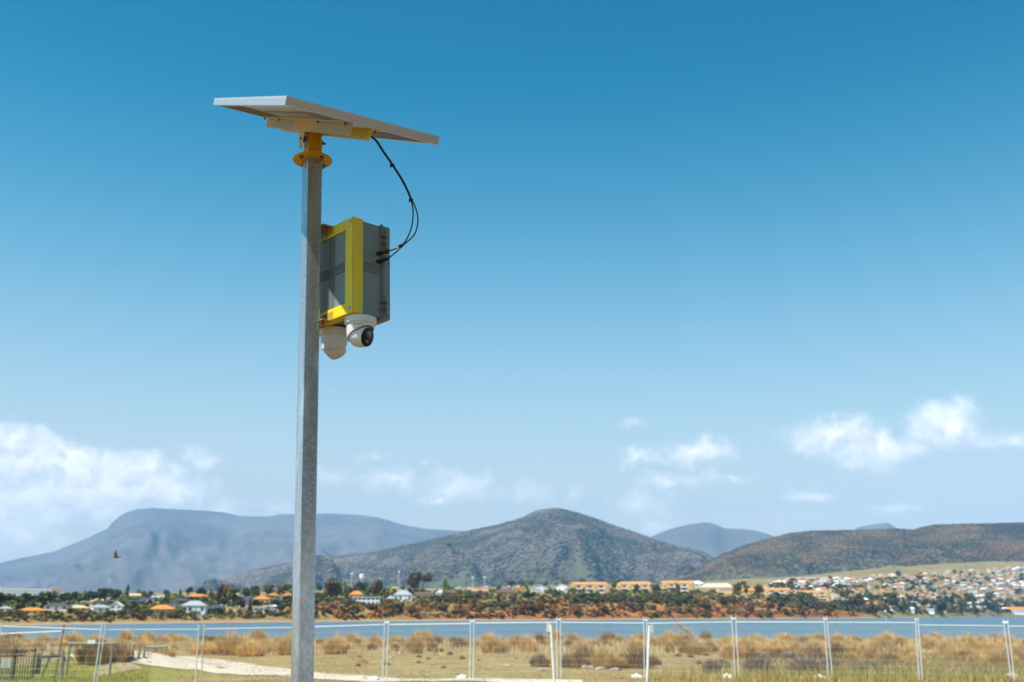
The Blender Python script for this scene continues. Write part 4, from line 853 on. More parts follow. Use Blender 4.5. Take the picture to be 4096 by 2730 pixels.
# ------------------------------------------------------------------ far shore: trees and bushes
def leaf_mat(name, c, c2): return mat(name, c, .85, var=.3, scale=3.5, c2=c2, rnd=.22, spec=.1, thr=(.3, .7))
LM = {'dark': leaf_mat('dark_foliage', (.05, .065, .026), (.08, .09, .035)), 'olive': leaf_mat('olive_foliage', (.10, .10, .028), (.15, .13, .04)),
      'brown': leaf_mat('brown_foliage', (.14, .085, .035), (.10, .085, .03)), 'green': leaf_mat('bright_foliage', (.10, .15, .02), (.15, .19, .03)),
      'yellow': leaf_mat('yellow_blossom', (.55, .42, .02), (.40, .34, .03)), 'grey': leaf_mat('grey_foliage', (.11, .115, .07), (.15, .14, .09)), 'red': leaf_mat('russet_foliage', (.20, .085, .03), (.15, .08, .035))}
m_bark = mat('bark', (.16, .12, .085), .9, var=.2, scale=6)
def crown_mesh(shape, seed, mt, n=420):
    r_ = np.random.default_rng(seed); C = []
    if shape == 'cone':
        for i in range(9):
            h = i / 9; C.append((r_.normal(0, .03), r_.normal(0, .03), .1 + .85 * h, .40 * (1 - h) + .06, .14))
    elif shape == 'column':
        for i in range(7): C.append((r_.normal(0, .06), r_.normal(0, .06), .1 + .8 * i / 6, .36 - .25 * abs(i / 6 - .4), .18))
    elif shape == 'spread':
        for i in range(13):
            a = r_.random() * 6.28; d = .42 * np.sqrt(r_.random()); C.append((d * np.cos(a), d * np.sin(a), .62 + .28 * r_.random() - .25 * d, .14 + .08 * r_.random(), .10 + .05 * r_.random()))
        C.append((-.36, 0, .72, .12, .07)); C.append((-.25, 0, .93, .14, .07))
    elif shape == 'bush':
        for i in range(9):
            a = r_.random() * 6.28; d = .3 * np.sqrt(r_.random()); C.append((d * np.cos(a), d * np.sin(a), .30 + .38 * r_.random(), .2 + .12 * r_.random(), .22 + .1 * r_.random()))
    else:
        for i in range(14):
            a = r_.random() * 6.28; d = .33 * np.sqrt(r_.random()); z = .34 + .52 * r_.random(); C.append((d * np.cos(a), d * np.sin(a), z, .13 + .09 * r_.random(), .11 + .07 * r_.random()))
    C = np.array(C); k = r_.integers(0, len(C), n); d = r_.normal(0, 1, (n, 3)); d /= np.linalg.norm(d, axis=1)[:, None]; rad = (.55 + .5 * r_.random(n))[:, None]
    P = C[k, :3] + d * rad * np.stack([C[k, 3], C[k, 3], C[k, 4]], -1)
    s = (.035 + .035 * r_.random(n))[:, None]; u = r_.normal(0, 1, (n, 3)); u /= np.linalg.norm(u, axis=1)[:, None]; w = np.cross(d, u); w /= np.linalg.norm(w, axis=1)[:, None]; u = np.cross(w, d) * .5 + u * .5
    V = np.stack([P - u * s - w * s, P + u * s - w * s * .8, P + u * s * .8 + w * s, P - u * s + w * s], 1).reshape(-1, 3); V[:, 2] = np.maximum(V[:, 2], .0)
    F_ = (np.array([[0, 1, 2], [0, 2, 3]])[None] + (np.arange(n) * 4)[:, None, None]).reshape(-1, 3)
    return np_mesh('crown', V, F_, None, [mt])
def trunk_mesh(shape):
    mb = MB()
    mb.tube([(0, 0, -.06), (.01, 0, .2), (.0, .01, .45), (.02, 0, .75)], [.035, .028, .02, .007], 7)
    if shape in ('round', 'spread'):
        for a in (0, 2.1, 4.2): mb.tube([(.01, 0, .25 + .05 * a / 2), (.13 * math.cos(a), .13 * math.sin(a), .48), (.26 * math.cos(a), .26 * math.sin(a), .66)], [.018, .012, .004], 5)
    me = mb.mesh('trunk'); me.materials.append(m_bark); return me
TRK = {s: trunk_mesh(s) for s in ('round', 'spread', 'cone', 'column', 'bush')}; CRW = {}
def crown(shape, kind):
    v = random.randrange(3 if shape in ('round', 'bush') else 1)
    if (shape, kind, v) not in CRW: CRW[(shape, kind, v)] = crown_mesh(shape, hash((shape == 'round', len(kind), v, len(shape))) % 9999, LM[kind], 420 if shape != 'bush' else 300)
    return CRW[(shape, kind, v)]
KN = {'dark': 'dark green', 'olive': 'olive green', 'brown': 'brownish', 'green': 'bright green', 'yellow': 'yellow flowering', 'grey': 'grey green', 'red': 'russet'}
SN = {'round': 'broad tree', 'spread': 'tall spreading gum tree', 'cone': 'pointed conifer', 'column': 'slim upright cypress', 'bush': 'bush'}
def tree(px, y, hpx, wpx, shape, kind, where, r=None):
    r = rrow(px, y) if r is None else r; p = TN(px, r); s = p.y / (FPX * CP) * CP * CP
    s = p.y * CP / FPX; nm = {'cone': 'conifer_tree', 'column': 'cypress_tree', 'bush': 'bush'}.get(shape, 'gum_tree')
    e = empty(nm, p - Vector((0, 0, .3)), random.uniform(0, 6.28), '%s %s %s' % (KN[kind], SN[shape], where), 'bush' if shape == 'bush' else 'tree', '%s %s %s' % (KN[kind], 'bushes' if shape == 'bush' else 'trees', where))
    e.scale = (wpx * s, wpx * s, hpx * s / CP * CP + .3)
    link('trunk', TRK[shape], e); link('crown', crown(shape, kind), e); return e
TOWN = 'between the houses across the river'
for (px, y, h, w, sh, k) in [(-30,2428,60,80,'round','dark'),(12,2428,58,66,'round','dark'),(50,2426,45,60,'round','dark'),(105,2424,54,56,'round','dark'),(150,2424,58,60,'round','dark'),(200,2422,56,60,'round','dark'),(240,2420,52,58,'round','dark'),(285,2418,54,60,'round','dark'),
   (325,2414,52,56,'round','olive'),(365,2410,50,56,'round','dark'),(420,2404,54,80,'round','dark'),(455,2402,48,50,'round','dark'),(505,2398,55,28,'column','dark'),(560,2392,36,42,'round','olive'),(600,2392,30,36,'round','olive'),(665,2388,30,36,'round','dark'),(720,2384,28,20,'cone','dark'),
   (757,2384,38,36,'round','dark'),(806,2392,46,52,'round','dark'),(842,2404,52,24,'cone','dark'),(882,2444,112,60,'round','brown'),(928,2436,90,66,'round','olive'),(900,2420,86,70,'round','brown'),(974,2394,44,46,'round','dark'),(1020,2392,50,60,'round','olive'),(1075,2390,55,70,'round','olive'),(1130,2392,58,66,'round','olive'),
   (1165,2394,60,60,'round','green'),(960,2440,60,50,'round','dark'),(1000,2442,52,26,'cone','dark'),(1275,2374,45,30,'round','dark'),(1322,2402,88,86,'round','brown'),(1350,2398,70,60,'round','olive'),(1378,2395,64,30,'column','green'),(1405,2396,58,48,'round','brown'),(1448,2384,58,72,'round','dark'),
   (1508,2398,84,64,'round','brown'),(1478,2392,50,40,'round','olive'),(1570,2384,32,40,'round','yellow'),(1655,2372,86,66,'round','brown'),(1690,2374,84,80,'spread','brown'),(1780,2362,48,38,'cone','green'),(1802,2370,30,40,'round','green'),(1690,2386,34,40,'round','olive'),(1610,2368,26,30,'round','dark'),
   (1640,2378,30,34,'round','grey'),(2040,2352,34,54,'round','olive'),(2085,2352,30,40,'round','brown'),(2125,2342,30,56,'round','green'),(2180,2350,26,30,'round','olive'),(2258,2346,32,34,'round','brown'),(2330,2334,28,44,'round','brown'),(2460,2364,46,38,'round','green'),(2480,2338,22,40,'round','olive'),(2622,2376,44,40,'round','olive'),
   (2545,2372,36,30,'round','dark'),(2712,2392,58,30,'column','brown'),(2935,2372,36,32,'round','green'),(2955,2380,52,30,'round','brown'),(3036,2388,50,46,'round','brown'),(2975,2352,30,30,'round','red'),(3440,2440,70,44,'round','brown'),(3425,2436,52,40,'round','red'),(3524,2430,56,28,'cone','green'),(3580,2438,70,56,'round','olive'),
   (3618,2446,58,32,'cone','dark'),(3500,2466,60,52,'round','brown'),(3540,2466,50,44,'round','brown'),(3480,2462,50,40,'round','red'),(3750,2466,60,84,'round','dark'),(3765,2470,46,50,'round','dark'),(3872,2416,46,52,'round','dark'),(3965,2462,64,44,'round','dark'),(3900,2460,72,28,'column','olive'),(3800,2418,34,46,'round','dark'),
   (3850,2440,50,40,'round','brown'),(4080,2440,36,50,'round','dark'),(3700,2432,40,40,'round','dark'),(3640,2408,34,36,'round','olive'),(3990,2466,46,26,'cone','dark'),(3470,2404,30,40,'round','green'),(3960,2402,30,46,'round','olive'),(4030,2440,40,34,'round','olive'),(3380,2400,40,50,'round','brown')]:
    tree(px, y, h, w, sh, k, TOWN)
for i in range(80):
    px = random.uniform(-60, 3250); y = random.uniform(interp(px, TC, TROWS[3][1]) - 4, interp(px, TC, TROWS[2][1]))
    tree(px, y, random.uniform(16, 34), random.uniform(20, 44), 'round', random.choice(['olive', 'dark', 'brown', 'green', 'grey']), TOWN)
for i in range(70):
    px = random.uniform(3080, 4140); y = random.uniform(interp(px, TC, TROWS[4][1]) + 6, 2440)
    tree(px, y, random.uniform(13, 26), random.uniform(16, 32), 'round', random.choice(['olive', 'dark', 'dark', 'brown', 'grey']), 'among the hillside houses')
BANK = 'on the far river bank'
for i in range(265):
    px = random.uniform(-80, 3420); r = random.choice([random.uniform(1.25, 2.2), random.uniform(1.6, 3.6), random.uniform(2.2, 3.8)])
    if px < 1250: k = random.choice(['olive', 'olive', 'green', 'brown', 'dark', 'grey', 'red'])
    elif px < 2000: k = random.choice(['brown', 'dark', 'olive', 'olive', 'red', 'grey', 'brown'])
    else: k = random.choice(['brown', 'dark', 'red', 'olive', 'grey', 'dark', 'brown'])
    if r < 1.9 and px > 1700: k = random.choice(['red', 'brown', 'red', 'dark'])
    r = min(r, 1.2 + (r - 1.2) * .5) if px < 1250 else r; s = random.uniform(20, 48) * (.8 if px < 1250 else .95); tree(px, 0, s * random.uniform(.6, 1.0), s, 'bush', k, BANK, r=r)
for i in range(60):       # dense dark hedge below the apartments
    px = random.uniform(2250, 2760); tree(px, 0, random.uniform(18, 30), random.uniform(26, 44), 'bush', random.choice(['dark', 'olive', 'dark']), 'in the hedge below the apartments', r=random.uniform(2.6, 3.5))

# scrub that covers the bank as one mass
def scrub(name, n, xr, rr, size, cols, label, seed, cond=None):
    r_ = np.random.default_rng(seed); P = []; 
    for i in range(n):
        px = xr[0] + (xr[1] - xr[0]) * r_.random(); r = rr[0] + (rr[1] - rr[0]) * r_.random()
        if fbm(px * .012, r * 2.2, seed, 3) < -.12 + .1 * r_.random(): continue
        P.append(TN(px, r)[:])
    P = np.array(P); n = len(P); m = 9; s = size * (.4 + .9 * r_.random(n) ** 1.5)
    d = r_.normal(0, 1, (n, m, 3)); d /= np.linalg.norm(d, axis=2)[..., None]; d[..., 2] = np.abs(d[..., 2]); C_ = P[:, None] + d * s[:, None, None] * np.array([.75, .75, .7]) * (.3 + .7 * r_.random((n, m, 1)))
    u = r_.normal(0, 1, (n, m, 3)); u /= np.linalg.norm(u, axis=2)[..., None]; w = np.cross(u, d); w /= np.linalg.norm(w, axis=2)[..., None] + 1e-6; q = (s * .42)[:, None, None]
    V = np.stack([C_ - u * q - w * q, C_ + u * q - w * q, C_ + u * q * .8 + w * q, C_ - u * q + w * q], 2).reshape(-1, 3); k = n * m
    F_ = (np.array([[0, 1, 2], [0, 2, 3]])[None] + (np.arange(k) * 4)[:, None, None]).reshape(-1, 3)
    c = np.array(cols)[r_.integers(0, len(cols), n)] * (.7 + .6 * r_.random((n, 1))); tag(link(name, np_mesh(name, V, F_, np.repeat(c, m * 4, 0), [m_canopy])), label, 'scrub', kind='stuff')
scrub('scrub', 5600, (1150, 3430), (1.15, 3.1), 3.0, [(.32,.13,.04),(.25,.11,.04),(.17,.11,.04),(.10,.085,.03),(.36,.19,.07),(.07,.06,.025)], 'rust brown scrub covering the steep far bank', 41)
scrub('scrub', 1500, (1150, 3430), (2.5, 3.9), 3.2, [(.10,.10,.03),(.07,.08,.03),(.16,.12,.045),(.12,.08,.035)], 'olive scrub along the top of the far bank', 42)
scrub('scrub', 1700, (-120, 1200), (1.2, 2.5), 1.5, [(.13,.13,.035),(.16,.12,.05),(.09,.09,.03),(.22,.17,.06),(.18,.10,.05)], 'green and brown scrub on the low bank below the houses', 43)
scrub('scrub', 3600, (3080, 4200), (2.6, 5.9), 6.5, [(.07,.075,.03),(.10,.095,.04),(.13,.105,.055),(.05,.06,.03)], 'garden trees and shrubs filling the gaps between the hillside houses', 44)
scrub('scrub', 2600, (-150, 3050), (3.3, 5.2), 4.2, [(.10,.10,.035),(.07,.08,.03),(.15,.11,.045),(.12,.13,.03),(.06,.07,.03)], 'garden trees and hedges filling the suburb across the river', 45)
# ------------------------------------------------------------------ houses
def pm(name, c, rough=.8, **k): return mat(name, c, rough, var=.07, scale=.6, **k)
WALL = {'cream': pm('cream_wall', (.66, .52, .34)), 'white': pm('white_wall', (.80, .79, .77)), 'tan': pm('tan_wall', (.55, .40, .22)), 'apricot': pm('apricot_wall', (.68, .45, .20)), 'grey': pm('grey_wall', (.36, .38, .40)), 'dark': pm('dark_wall', (.07, .08, .10)), 'red': pm('red_brick_wall', (.38, .12, .05)), 'yellow': pm('yellow_wall', (.70, .40, .06)), 'pink': pm('pink_wall', (.66, .46, .38))}
ROOF = {'orange': pm('orange_tile', (.58, .21, .025)), 'grey': pm('grey_roof', (.33, .34, .36)), 'dark': pm('dark_roof', (.055, .06, .075)), 'tan': pm('tan_roof', (.55, .40, .24)), 'white': pm('white_roof', (.78, .78, .78)), 'brown': pm('brown_roof', (.13, .075, .055)), 'terra': pm('terracotta_roof', (.50, .24, .11)), 'teal': pm('teal_roof', (.16, .30, .30)), 'blue': pm('pale_blue_roof', (.42, .52, .58)), 'beige': pm('beige_roof', (.66, .52, .38))}
m_win = mat('window_glass', (.03, .04, .05), .08, 0., var=.1); m_frm = pm('window_frame', (.78, .78, .76)); m_door = pm('door', (.20, .12, .07))
mb = MB(); mb.box(-.5, .5, -.06, .02, 0, 1); WF = mb.mesh('window'); WF.materials.append(m_frm)
mb = MB(); mb.box(-.43, .43, -.085, -.061, .07, .93); WP = mb.mesh('pane'); WP.materials.append(m_win)
mb = MB(); mb.box(-.5, .5, -.07, .02, 0, 1); DR = mb.mesh('door'); DR.materials.append(m_door)
def roof_mesh(kind, w, d, h, ov=.5):
    mb = MB(); a, b_ = w / 2 + ov, d / 2 + ov; e = .22
    if kind == 'hip':
        k = max(a - b_, a * .12); top = [(-k, 0, h), (k, 0, h)]; vs = [(-a, -b_, 0), (a, -b_, 0), (a, b_, 0), (-a, b_, 0)]
        lo = [(x, y, -e) for x, y, z in vs]; mb.add(vs + top + lo, [(0, 1, 5, 4), (1, 2, 5), (2, 3, 4, 5), (3, 0, 4), (6, 7, 1, 0), (7, 8, 2, 1), (8, 9, 3, 2), (9, 6, 0, 3), (9, 8, 7, 6)])
    elif kind in ('gable', 'front'):
        if kind == 'front': q = [(-a, 0), (0, h), (a, 0)]; f = lambda u, v, z: (u, v, z); L = b_
        else: q = [(-b_, 0), (0, h), (b_, 0)]; f = lambda u, v, z: (v, u, z); L = a
        vs = [f(u, s * L, z + dz) for s in (-1, 1) for dz in (0, -e) for u, z in q]
        mb.add(vs, [(0, 1, 7, 6), (1, 2, 8, 7), (3, 9, 10, 4), (4, 10, 11, 5), (0, 3, 4, 1), (1, 4, 5, 2), (6, 7, 10, 9), (7, 8, 11, 10), (0, 6, 9, 3), (2, 5, 11, 8)])
    else: mb.box(-a, a, -b_, b_, -e, .15)
    return mb
def house(px, y, wpx, hpx, roof, wall, rk='hip', label=None, storeys=1, group=None, rot=None, nw=None, rfrac=.4, cat='house', name='house', r=None, dep=None):
    """hpx: pixel height from base to roof top"""
    rr = rrow(px, y) if r is None else r; p = TN(px, rr); s = p.y * CP / FPX; w = wpx * s; H = hpx * s * 1.02; d = dep or min(max(w * .65, 7), 13)
    az_ = math.atan2(p.x, p.y); e = empty(name, p - Vector((0, 0, .4)), -az_ + R(rot if rot is not None else random.uniform(-14, 14)), label, cat, group)
    wh = H * (1 - rfrac) + .4; rh = H * rfrac
    mb = MB(); mb.box(-w / 2, w / 2, -d / 2, d / 2, -2.5, wh)
    if rk in ('front', 'gable'):
        if rk == 'front': mb.add([(-w / 2, -d / 2, wh), (w / 2, -d / 2, wh), (0, -d / 2, wh + rh * .92), (-w / 2, d / 2, wh), (w / 2, d / 2, wh), (0, d / 2, wh + rh * .92)], [(0, 1, 2), (5, 4, 3)])
        else: mb.add([(-w / 2, -d / 2, wh), (-w / 2, d / 2, wh), (-w / 2, 0, wh + rh * .9), (w / 2, -d / 2, wh), (w / 2, d / 2, wh), (w / 2, 0, wh + rh * .9)], [(0, 2, 1), (3, 4, 5)])
    mb.build('wall', WALL[wall], e)
    m_ = roof_mesh(rk, w, d, rh); ro = m_.build('roof', ROOF[roof], e); ro.location = (0, 0, wh + .01)
    if rk == 'hip' and random.random() < .5: c_ = MB(); c_.box(-.4, .4, -.3, .3, -.8, rh * .5 + 1.0); c_.build('chimney', WALL['red'], ro).location = (w * .2, 0, rh * .4)
    n = nw if nw is not None else max(2, int(w / 3.4)); sh = wh / storeys
    for st in range(storeys):
        for i in range(n):
            x = -w / 2 + w * (i + .5) / n
            if st == 0 and i == n // 2 and n > 2:
                o = link('door', DR, e); o.scale = (1.1, 1, min(2.1, sh * .8)); o.location = (x, -d / 2, .2 + st * sh); continue
            o = link('window', WF, e); o.scale = (min(2.0, w / n * .62), 1, sh * .5); o.location = (x, -d / 2, st * sh + sh * .28 + .2); link('pane', WP, o)
    return e
HS = [(128,2453,104,28,'orange','cream','hip',1,'cream house with a bright orange hip roof above the river bush'),(230,2448,92,28,'dark','white','hip',1,'long low house with dark roof and white pillars'),
 (292,2443,50,20,'grey','grey','gable',1,'plain grey house with grey gable roof beside the white pillared one'),(318,2454,66,24,'tan','tan','hip',1,'sandy tan house low on the bank'),(358,2455,24,17,'white','white','front',1,'tiny white gabled shed beside the tan house'),
 (398,2448,76,28,'grey','white','hip',1,'white house with a wide grey hip roof'),(465,2458,42,40,'white','white','front',2,'tall white gabled house with two storeys'),(540,2453,112,25,'dark','dark','flat',1,'long dark flat roofed house with glassy front'),
 (388,2424,52,30,'tan','tan','skew' if 0 else 'front',1,'tan house with a broad tan gable on the second row'),(338,2422,46,20,'teal','red','hip',1,'red walled house with a teal roof'),(482,2400,36,28,'beige','cream','flat',2,'cream box shaped house on the ridge'),
 (536,2394,48,20,'tan','tan','gable',1,'small orange tan house on the ridge'),(500,2416,140,16,'dark','dark','gable',1,'very long dark roofed terrace'),(647,2457,96,40,'orange','tan','hip',1,'tan house with long orange roof by pink blossom'),
 (776,2458,94,46,'grey','white','hip',1,'grey roofed house with bright white front gable'),(866,2446,68,34,'dark','dark','hip',1,'dark house with pale blue windows'),(789,2402,90,24,'orange','cream','hip',1,'wide orange roofed house on the upper row'),
 (722,2418,64,22,'dark','dark','hip',1,'dark roofed house behind the grey roofed one'),(716,2394,60,18,'beige','cream','flat',1,'long beige flat building on the ridge'),(982,2432,50,44,'dark','pink','gable',2,'tall dark house with a peach bay'),
 (1046,2412,70,26,'orange','cream','hip',1,'orange roofed house above a white block'),(1037,2450,44,38,'white','white','flat',2,'white two storey block below the orange roof'),(1086,2444,56,36,'white','white','flat',2,'white modern house with a flat slab roof'),
 (1092,2394,50,16,'orange','tan','hip',1,'small orange roof half hidden by trees'),(1150,2398,48,20,'orange','cream','hip',1,'orange roofed house close to the steel pole'),(1104,2412,54,18,'dark','dark','hip',1,'dark house below the orange roofs'),
 (632,2402,46,18,'grey','pink','gable',1,'pink walled house with grey gable on the ridge'),(590,2412,50,18,'dark','white','gable',1,'white house with dark gable near the terrace'),(20,2446,50,22,'grey','white','hip',1,'white house with grey roof beside the bush'),
 (690,2440,50,26,'dark','white','hip',1,'white fronted house with a dark roof beside pink blossom'),
 (1425,2398,56,32,'orange','tan','hip',1,'house with rounded orange roof behind the white modern one'),(1466,2422,106,46,'white','white','flat',2,'white modern house with stepped flat roofs above the brown bank'),(1612,2408,72,46,'grey','white','hip',1,'white fronted house with a large grey hip roof'),
 (1562,2410,34,26,'grey','red','hip',1,'small red brick house with grey roof'),(1700,2392,72,24,'brown','pink','gable',1,'pinkish row with a brown gable roof'),(1762,2384,36,24,'blue','white','hip',1,'white house with pale blue roof'),
 (1808,2390,42,30,'brown','red','hip',1,'dark red brick house with brown roof'),(1918,2376,66,18,'terra','red','gable',1,'long terracotta roofed row behind bushes'),(2024,2392,90,36,'brown','yellow','hip',1,'brown roofed house with glowing yellow walls'),
 (2078,2368,44,26,'terra','yellow','hip',1,'small terracotta roofed house with yellow wall'),(2160,2370,66,28,'white','white','front',1,'white house with twin pale gables'),(2247,2372,48,32,'white','white','front',1,'white gabled cottage near the apartments'),
 (2870,2372,126,36,'beige','apricot','hip',1,'large beige hip roofed house beside the apartments'),(2986,2378,66,24,'orange','apricot','gable',1,'low apricot block with orange roof'),(2790,2352,46,26,'white','white','hip',1,'white house with white roof beside the apartments'),
 (3330,2404,60,34,'beige','cream','front',1,'cream gabled house at the end of the apartments'),(3370,2410,46,22,'white','white','flat',1,'white flat roofed house on the point'),(3700,2452,74,26,'white','white','flat',1,'long white waterfront building by a dark tree'),
 (4060,2460,90,26,'orange','white','hip',1,'white waterfront house with an orange red roof'),(3490,2436,36,26,'terra','white','gable',1,'white cottage with terracotta roof above brown trees'),(3460,2446,24,14,'white','white','flat',1,'small white shed above the brown bank'),
 (3640,2448,30,16,'white','white','gable',1,'small white boat shed on the shore')]
for (px, y, w, h, ro, wa, rk, st, lab) in HS: house(px, y, w, h, ro, wa, rk, lab, st, 'houses across the river')
def apartments(x0, x1, y, h, bays, label):
    px = (x0 + x1) / 2; p = TN(px, rrow(px, y)); s = p.y * CP / FPX; w = (x1 - x0) * s; H = h * s; d = 11.
    e = empty('apartment_block', p - Vector((0, 0, .4)), -math.atan2(p.x, p.y) + R(random.uniform(-5, 5)), label, 'apartments', 'apricot apartment blocks'); wh = H * .76
    mb = MB(); mb.box(-w / 2, w / 2, -d / 2, d / 2, -4, wh); mb.build('wall', WALL['apricot'], e)
    m_ = roof_mesh('hip' if bays % 2 else 'gable', w, d, H * .26, .6); m_.build('roof', ROOF['terra'] if 0 else ROOF['orange2'], e).location = (0, 0, wh + .01)
    n = bays * 2 + 1
    for i in range(n):
        x = -w / 2 + w * (i + .5) / n; bw = w / n
        if i % 2 == 0:
            mb = MB(); mb.box(x - bw * .32, x + bw * .32, -d / 2 - 1.8, -d / 2, -4, wh - .4)
            k = 8; arc = [(x - bw * .32 * math.cos(math.pi * j / k), wh - .4 + H * .12 * math.sin(math.pi * j / k)) for j in range(k + 1)]
            mb.add([(a, -d / 2 - 1.8, z) for a, z in arc] + [(a, -d / 2, z) for a, z in arc], [tuple(range(k + 1)), tuple(range(2 * k + 1, k, -1))] + [(j, j + 1, k + 2 + j, k + 1 + j) for j in range(k)])
            mb.build('bay', WALL['apricot'], e)
            for st in (0, 1):
                o = link('window', WF, e); o.scale = (bw * .28, 1, wh * .22); o.location = (x, -d / 2 - 1.82, .8 + st * wh * .46); link('pane', WP, o)
        else:
            for st in (0, 1):
                o = link('window', WF, e); o.scale = (bw * .8, 1, wh * .33); o.location = (x, -d / 2, .5 + st * wh * .48); link('pane', WP, o)
                mb = MB(); z = st * wh * .48 + .1; mb.box(x - bw * .62, x + bw * .62, -d / 2 - 2.4, -d / 2 - .01, z - .2, z); bl = mb.build('balcony', WALL['white'], e)
                mb = MB(); mb.box(x - bw * .62, x + bw * .62, -d / 2 - 2.4, -d / 2 - 2.25, z + .01, z + 1.05); mb.build('balustrade', WALL['white'], bl)
ROOF['orange2'] = pm('apricot_tile', (.52, .25, .07))
for a in ((2280,2438,2372,42,3,'apricot apartment block with arched bays beside the white gabled cottage'),(2468,2613,2370,42,3,'apricot apartment block with white balconies behind the bright green tree'),(2650,2776,2364,40,2,'tall apricot apartment block with a wide end wall'),
          (3060,3159,2388,34,2,'apricot apartment block among bushes above the red bank'),(3177,3318,2394,32,3,'low apricot apartment row near the point')): apartments(*a)
# long white building on the ridge
px = 135; p = TN(px, 5.3); s = p.y * CP / FPX
e = empty('hospital_building', p - Vector((0, 0, 1)), -math.atan2(p.x, p.y), 'long white multi storey building behind the dark trees', 'building')
mb = MB(); mb.box(-120 * s, 100 * s, -10, 10, -6, 38 * s); mb.build('wall', WALL['white'], e)
mb = MB(); mb.box(-135 * s, -121 * s, -10, 10, -6, 46 * s); mb.build('tower', WALL['white'], e); mb = MB(); mb.box(60 * s, 96 * s, -12, 9, 38 * s + .01, 48 * s); mb.build('plant_room', WALL['pink'], e)
mb = MB(); mb.box(-118 * s, 98 * s, -9, 9, 38 * s + .02, 39.4 * s); mb.build('parapet', WALL['grey'], e)
for st in range(3):
    for i in range(26):
        o = link('window', WF, e); o.scale = (5.4 * s, 1, 3.2 * s); o.location = ((-116 + 8.3 * i + 4) * s, -10, (8 + 10 * st) * s); link('pane', WP, o)
# hillside houses, too small to show parts
VAR = []
for (wa, ro, rk) in (('white','white','hip'),('white','terra','hip'),('cream','terra','gable'),('white','grey','gable'),('pink','terra','hip'),('cream','brown','gable'),('white','white','front'),('pink','white','gable'),('white','orange','hip')):
    mb = MB(); mb.box(-.5, .5, -.35, .35, -.4, .3, k=0); r_ = roof_mesh(rk, 1, .7, .2, .04); mb.add([(x, y, z + .3 + (.0 if z >= 0 else .19)) for x, y, z in r_.v], r_.f, None, 1)
    for i in range(3): mb.box(-.4 + .3 * i, -.22 + .3 * i, -.37, -.351, .06, .22, k=2)
    me = mb.mesh('hillside_house'); b = bmesh.new(); b.from_mesh(me); bmesh.ops.recalc_face_normals(b, faces=b.faces); b.to_mesh(me); b.free()
    for m_ in (WALL[wa], ROOF[ro], m_win): me.materials.append(m_)
    me.polygons.foreach_set('material_index', mb.m); VAR.append((me, '%s walled' % wa, {'terra': 'terracotta'}.get(ro, ro)))
def small(px, y, w, where, group):
    p = TN(px, rrow(px, y)); me, a, b_ = random.choice(VAR); o = link('hillside_house', me); s = w * p.y * CP / FPX
    o.location = p - Vector((0, 0, .3)); o.rotation_euler = (0, 0, random.uniform(-.6, .6)); o.scale = (s, s, s * random.uniform(.8, 1.1)); tag(o, 'small %s house with %s roof %s' % (a, b_, where), 'house', group)
for i in range(175):
    px = 3080 + 1050 * random.random() ** .85; lo = interp(px, TC, TROWS[4][1]) + 6; y = lo + (2452 - lo) * random.random() ** 1.15
    if px < 3420 and y > 2380: y = lo + random.random() * (2372 - lo)
    small(px, y, random.uniform(16, 27), 'on the crowded hillside', 'houses on the hillside')
for i in range(26): small(random.uniform(1812, 1950), random.uniform(2346, 2372), random.uniform(8, 13), 'in the distant cluster on the ridge', 'distant houses on the ridge')
for i in range(66): small(random.uniform(-20, 1240), random.uniform(2380, 2432), random.uniform(16, 26), 'in the upper streets of the near suburb', 'upper street houses')
for i in range(28): small(random.uniform(1300, 2760), random.uniform(2342, 2356), random.uniform(12, 18), 'behind the white gables', 'houses behind the gables')
# the smaller houses beyond the largest three hundred, as one mass
r_ = np.random.default_rng(5); V = []; F_ = []; C = []
tv = np.array([(-.5,-.35,-.4),(.5,-.35,-.4),(.5,.35,-.4),(-.5,.35,-.4),(-.5,-.35,.3),(.5,-.35,.3),(.5,.35,.3),(-.5,.35,.3),(-.54,-.4,.29),(.54,-.4,.29),(.54,.4,.29),(-.54,.4,.29),(-.3,0,.5),(.3,0,.5)]); tf = np.array([(0,1,5),(0,5,4),(1,2,6),(1,6,5),(2,3,7),(2,7,6),(3,0,4),(3,4,7),(8,9,13),(8,13,12),(10,11,12),(10,12,13),(9,10,13),(11,8,12)])
for i in range(350):
    px = 3060 + 1090 * r_.random() ** .8; lo = interp(px, TC, TROWS[4][1]) + 2; y = lo + (2440 - lo) * r_.random() ** 1.3
    if px < 3420 and y > 2375: y = lo + r_.random() * (2368 - lo)
    p = TN(px, rrow(px, y)); sc_ = r_.uniform(13, 22) * p.y * CP / FPX; a = r_.uniform(-.6, .6); ca, sa = math.cos(a), math.sin(a)
    v = tv * sc_; v = np.stack([v[:, 0] * ca - v[:, 1] * sa, v[:, 0] * sa + v[:, 1] * ca, v[:, 2]], -1) + np.array(p[:]); F_.append(tf + 14 * i); V.append(v)
    wc = [(.66,.65,.63),(.56,.43,.33),(.66,.58,.50)][r_.integers(3)]; rc = [(.52,.26,.13),(.75,.75,.75),(.40,.38,.37),(.48,.20,.09),(.60,.42,.32)][r_.integers(5)]; C.append(np.array([wc] * 8 + [rc] * 6))
tag(link('far_houses', np_mesh('far_houses', np.concatenate(V), np.concatenate(F_), np.concatenate(C), [mat('far_house_paint', (1, 1, 1), .8, var=.05, scale=.1, attr='tint')])), 'hundreds of tiny pale houses packed over the far hillside', 'houses', kind='stuff')
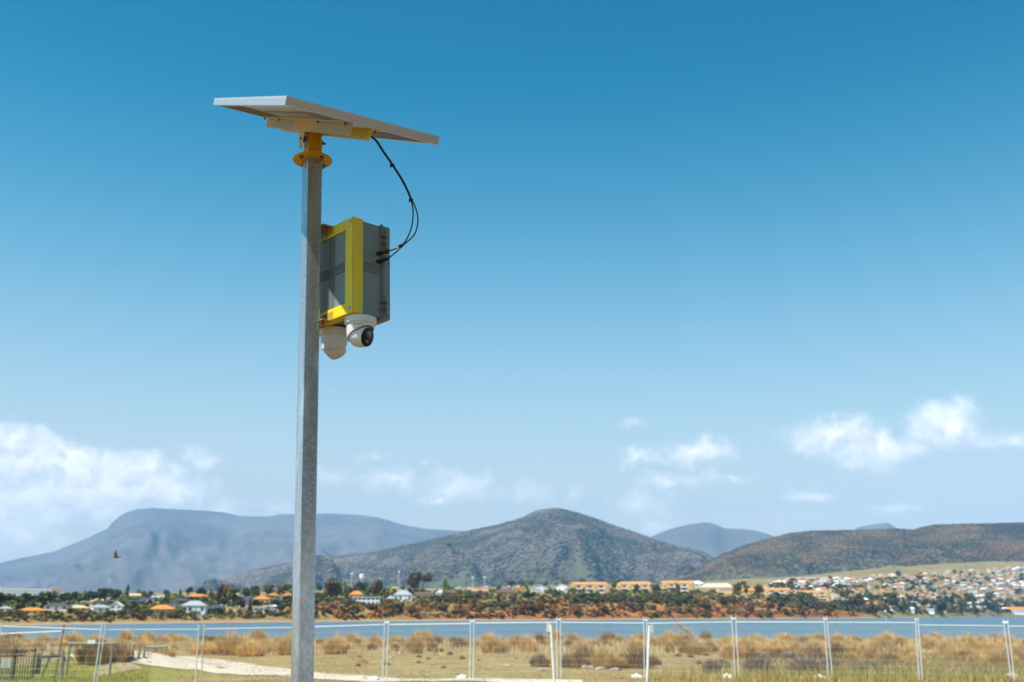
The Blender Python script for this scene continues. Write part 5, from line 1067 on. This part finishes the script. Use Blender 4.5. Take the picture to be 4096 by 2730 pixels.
# masts
def mast(px, y0, y1, label, kind):
    p = TN(px, rrow(px, y1)); s = p.y * CP / FPX; h = (y1 - y0) * s; e = empty('light_mast' if kind else 'water_tower', p, 0, label, 'mast' if kind else 'tower')
    if kind: 
        mb = MB(); mb.tube([(0, 0, -1), (0, 0, h)], [.9, .55], 8); mb.build('pole', m_pile, e); hw_ = 1.7 if kind == 1 else .5; mb = MB(); mb.box(-hw_, hw_, -.4, .4, h - 1.2, h + 1.); mb.build('lamp_head', m_wht, e)
    else:
        mb = MB(); mb.lathe([(2.2, -2), (2.0, h * .7)], 10); mb.build('stem', WALL['white'], e, smooth=40); mb = MB(); mb.lathe([(3., h * .66), (5., h * .76), (5., h * .98), (2., h)], 14); mb.build('tank', WALL['white'], e, smooth=30)
mast(1594, 2288, 2368, 'tall grey floodlight mast behind the grey roofed house', 1); mast(1404, 2296, 2374, 'slim floodlight mast behind the orange dome roof', 1); mast(430, 2325, 2394, 'slim pale mast rising over the dark trees', 2); mast(1446, 2298, 2366, 'white water tower above the dark round tree', 0)
mast(1890, 2312, 2362, 'thin floodlight mast over the distant cluster', 1); mast(1938, 2310, 2362, 'thin floodlight mast beside the terracotta row', 1)
# ------------------------------------------------------------------ the tree whose brown reflection darkens the steel at the top of the pole
e = empty('gum_tree', (8.5, -4.6, -.1), 0, 'big brown leaved gum tree on the worn ground opposite the steel pole', 'tree'); e.scale = (11, 11, 14)
link('trunk', TRK['round'], e); link('crown', crown_mesh('round', 77, LM['brown'], 5200), e)
HAZE = 6.2e-5
# ------------------------------------------------------------------ haze
mh = bpy.data.materials.new('haze'); mh.use_nodes = True; mh.node_tree.nodes.clear(); t = NT(mh.node_tree)
pv = t.n('ShaderNodeVolumePrincipled'); pv.inputs['Color'].default_value = (.25, .61, 1, 1); pv.inputs['Density'].default_value = HAZE; pv.inputs['Anisotropy'].default_value = .0
mo = t.n('ShaderNodeOutputMaterial'); t.lk(pv.outputs[0], mo.inputs['Volume'])
mb = MB(); mb.box(-9800, 9800, -900, 13100, -9, 1330)
tag(mb.build('haze', mh), kind='stuff')
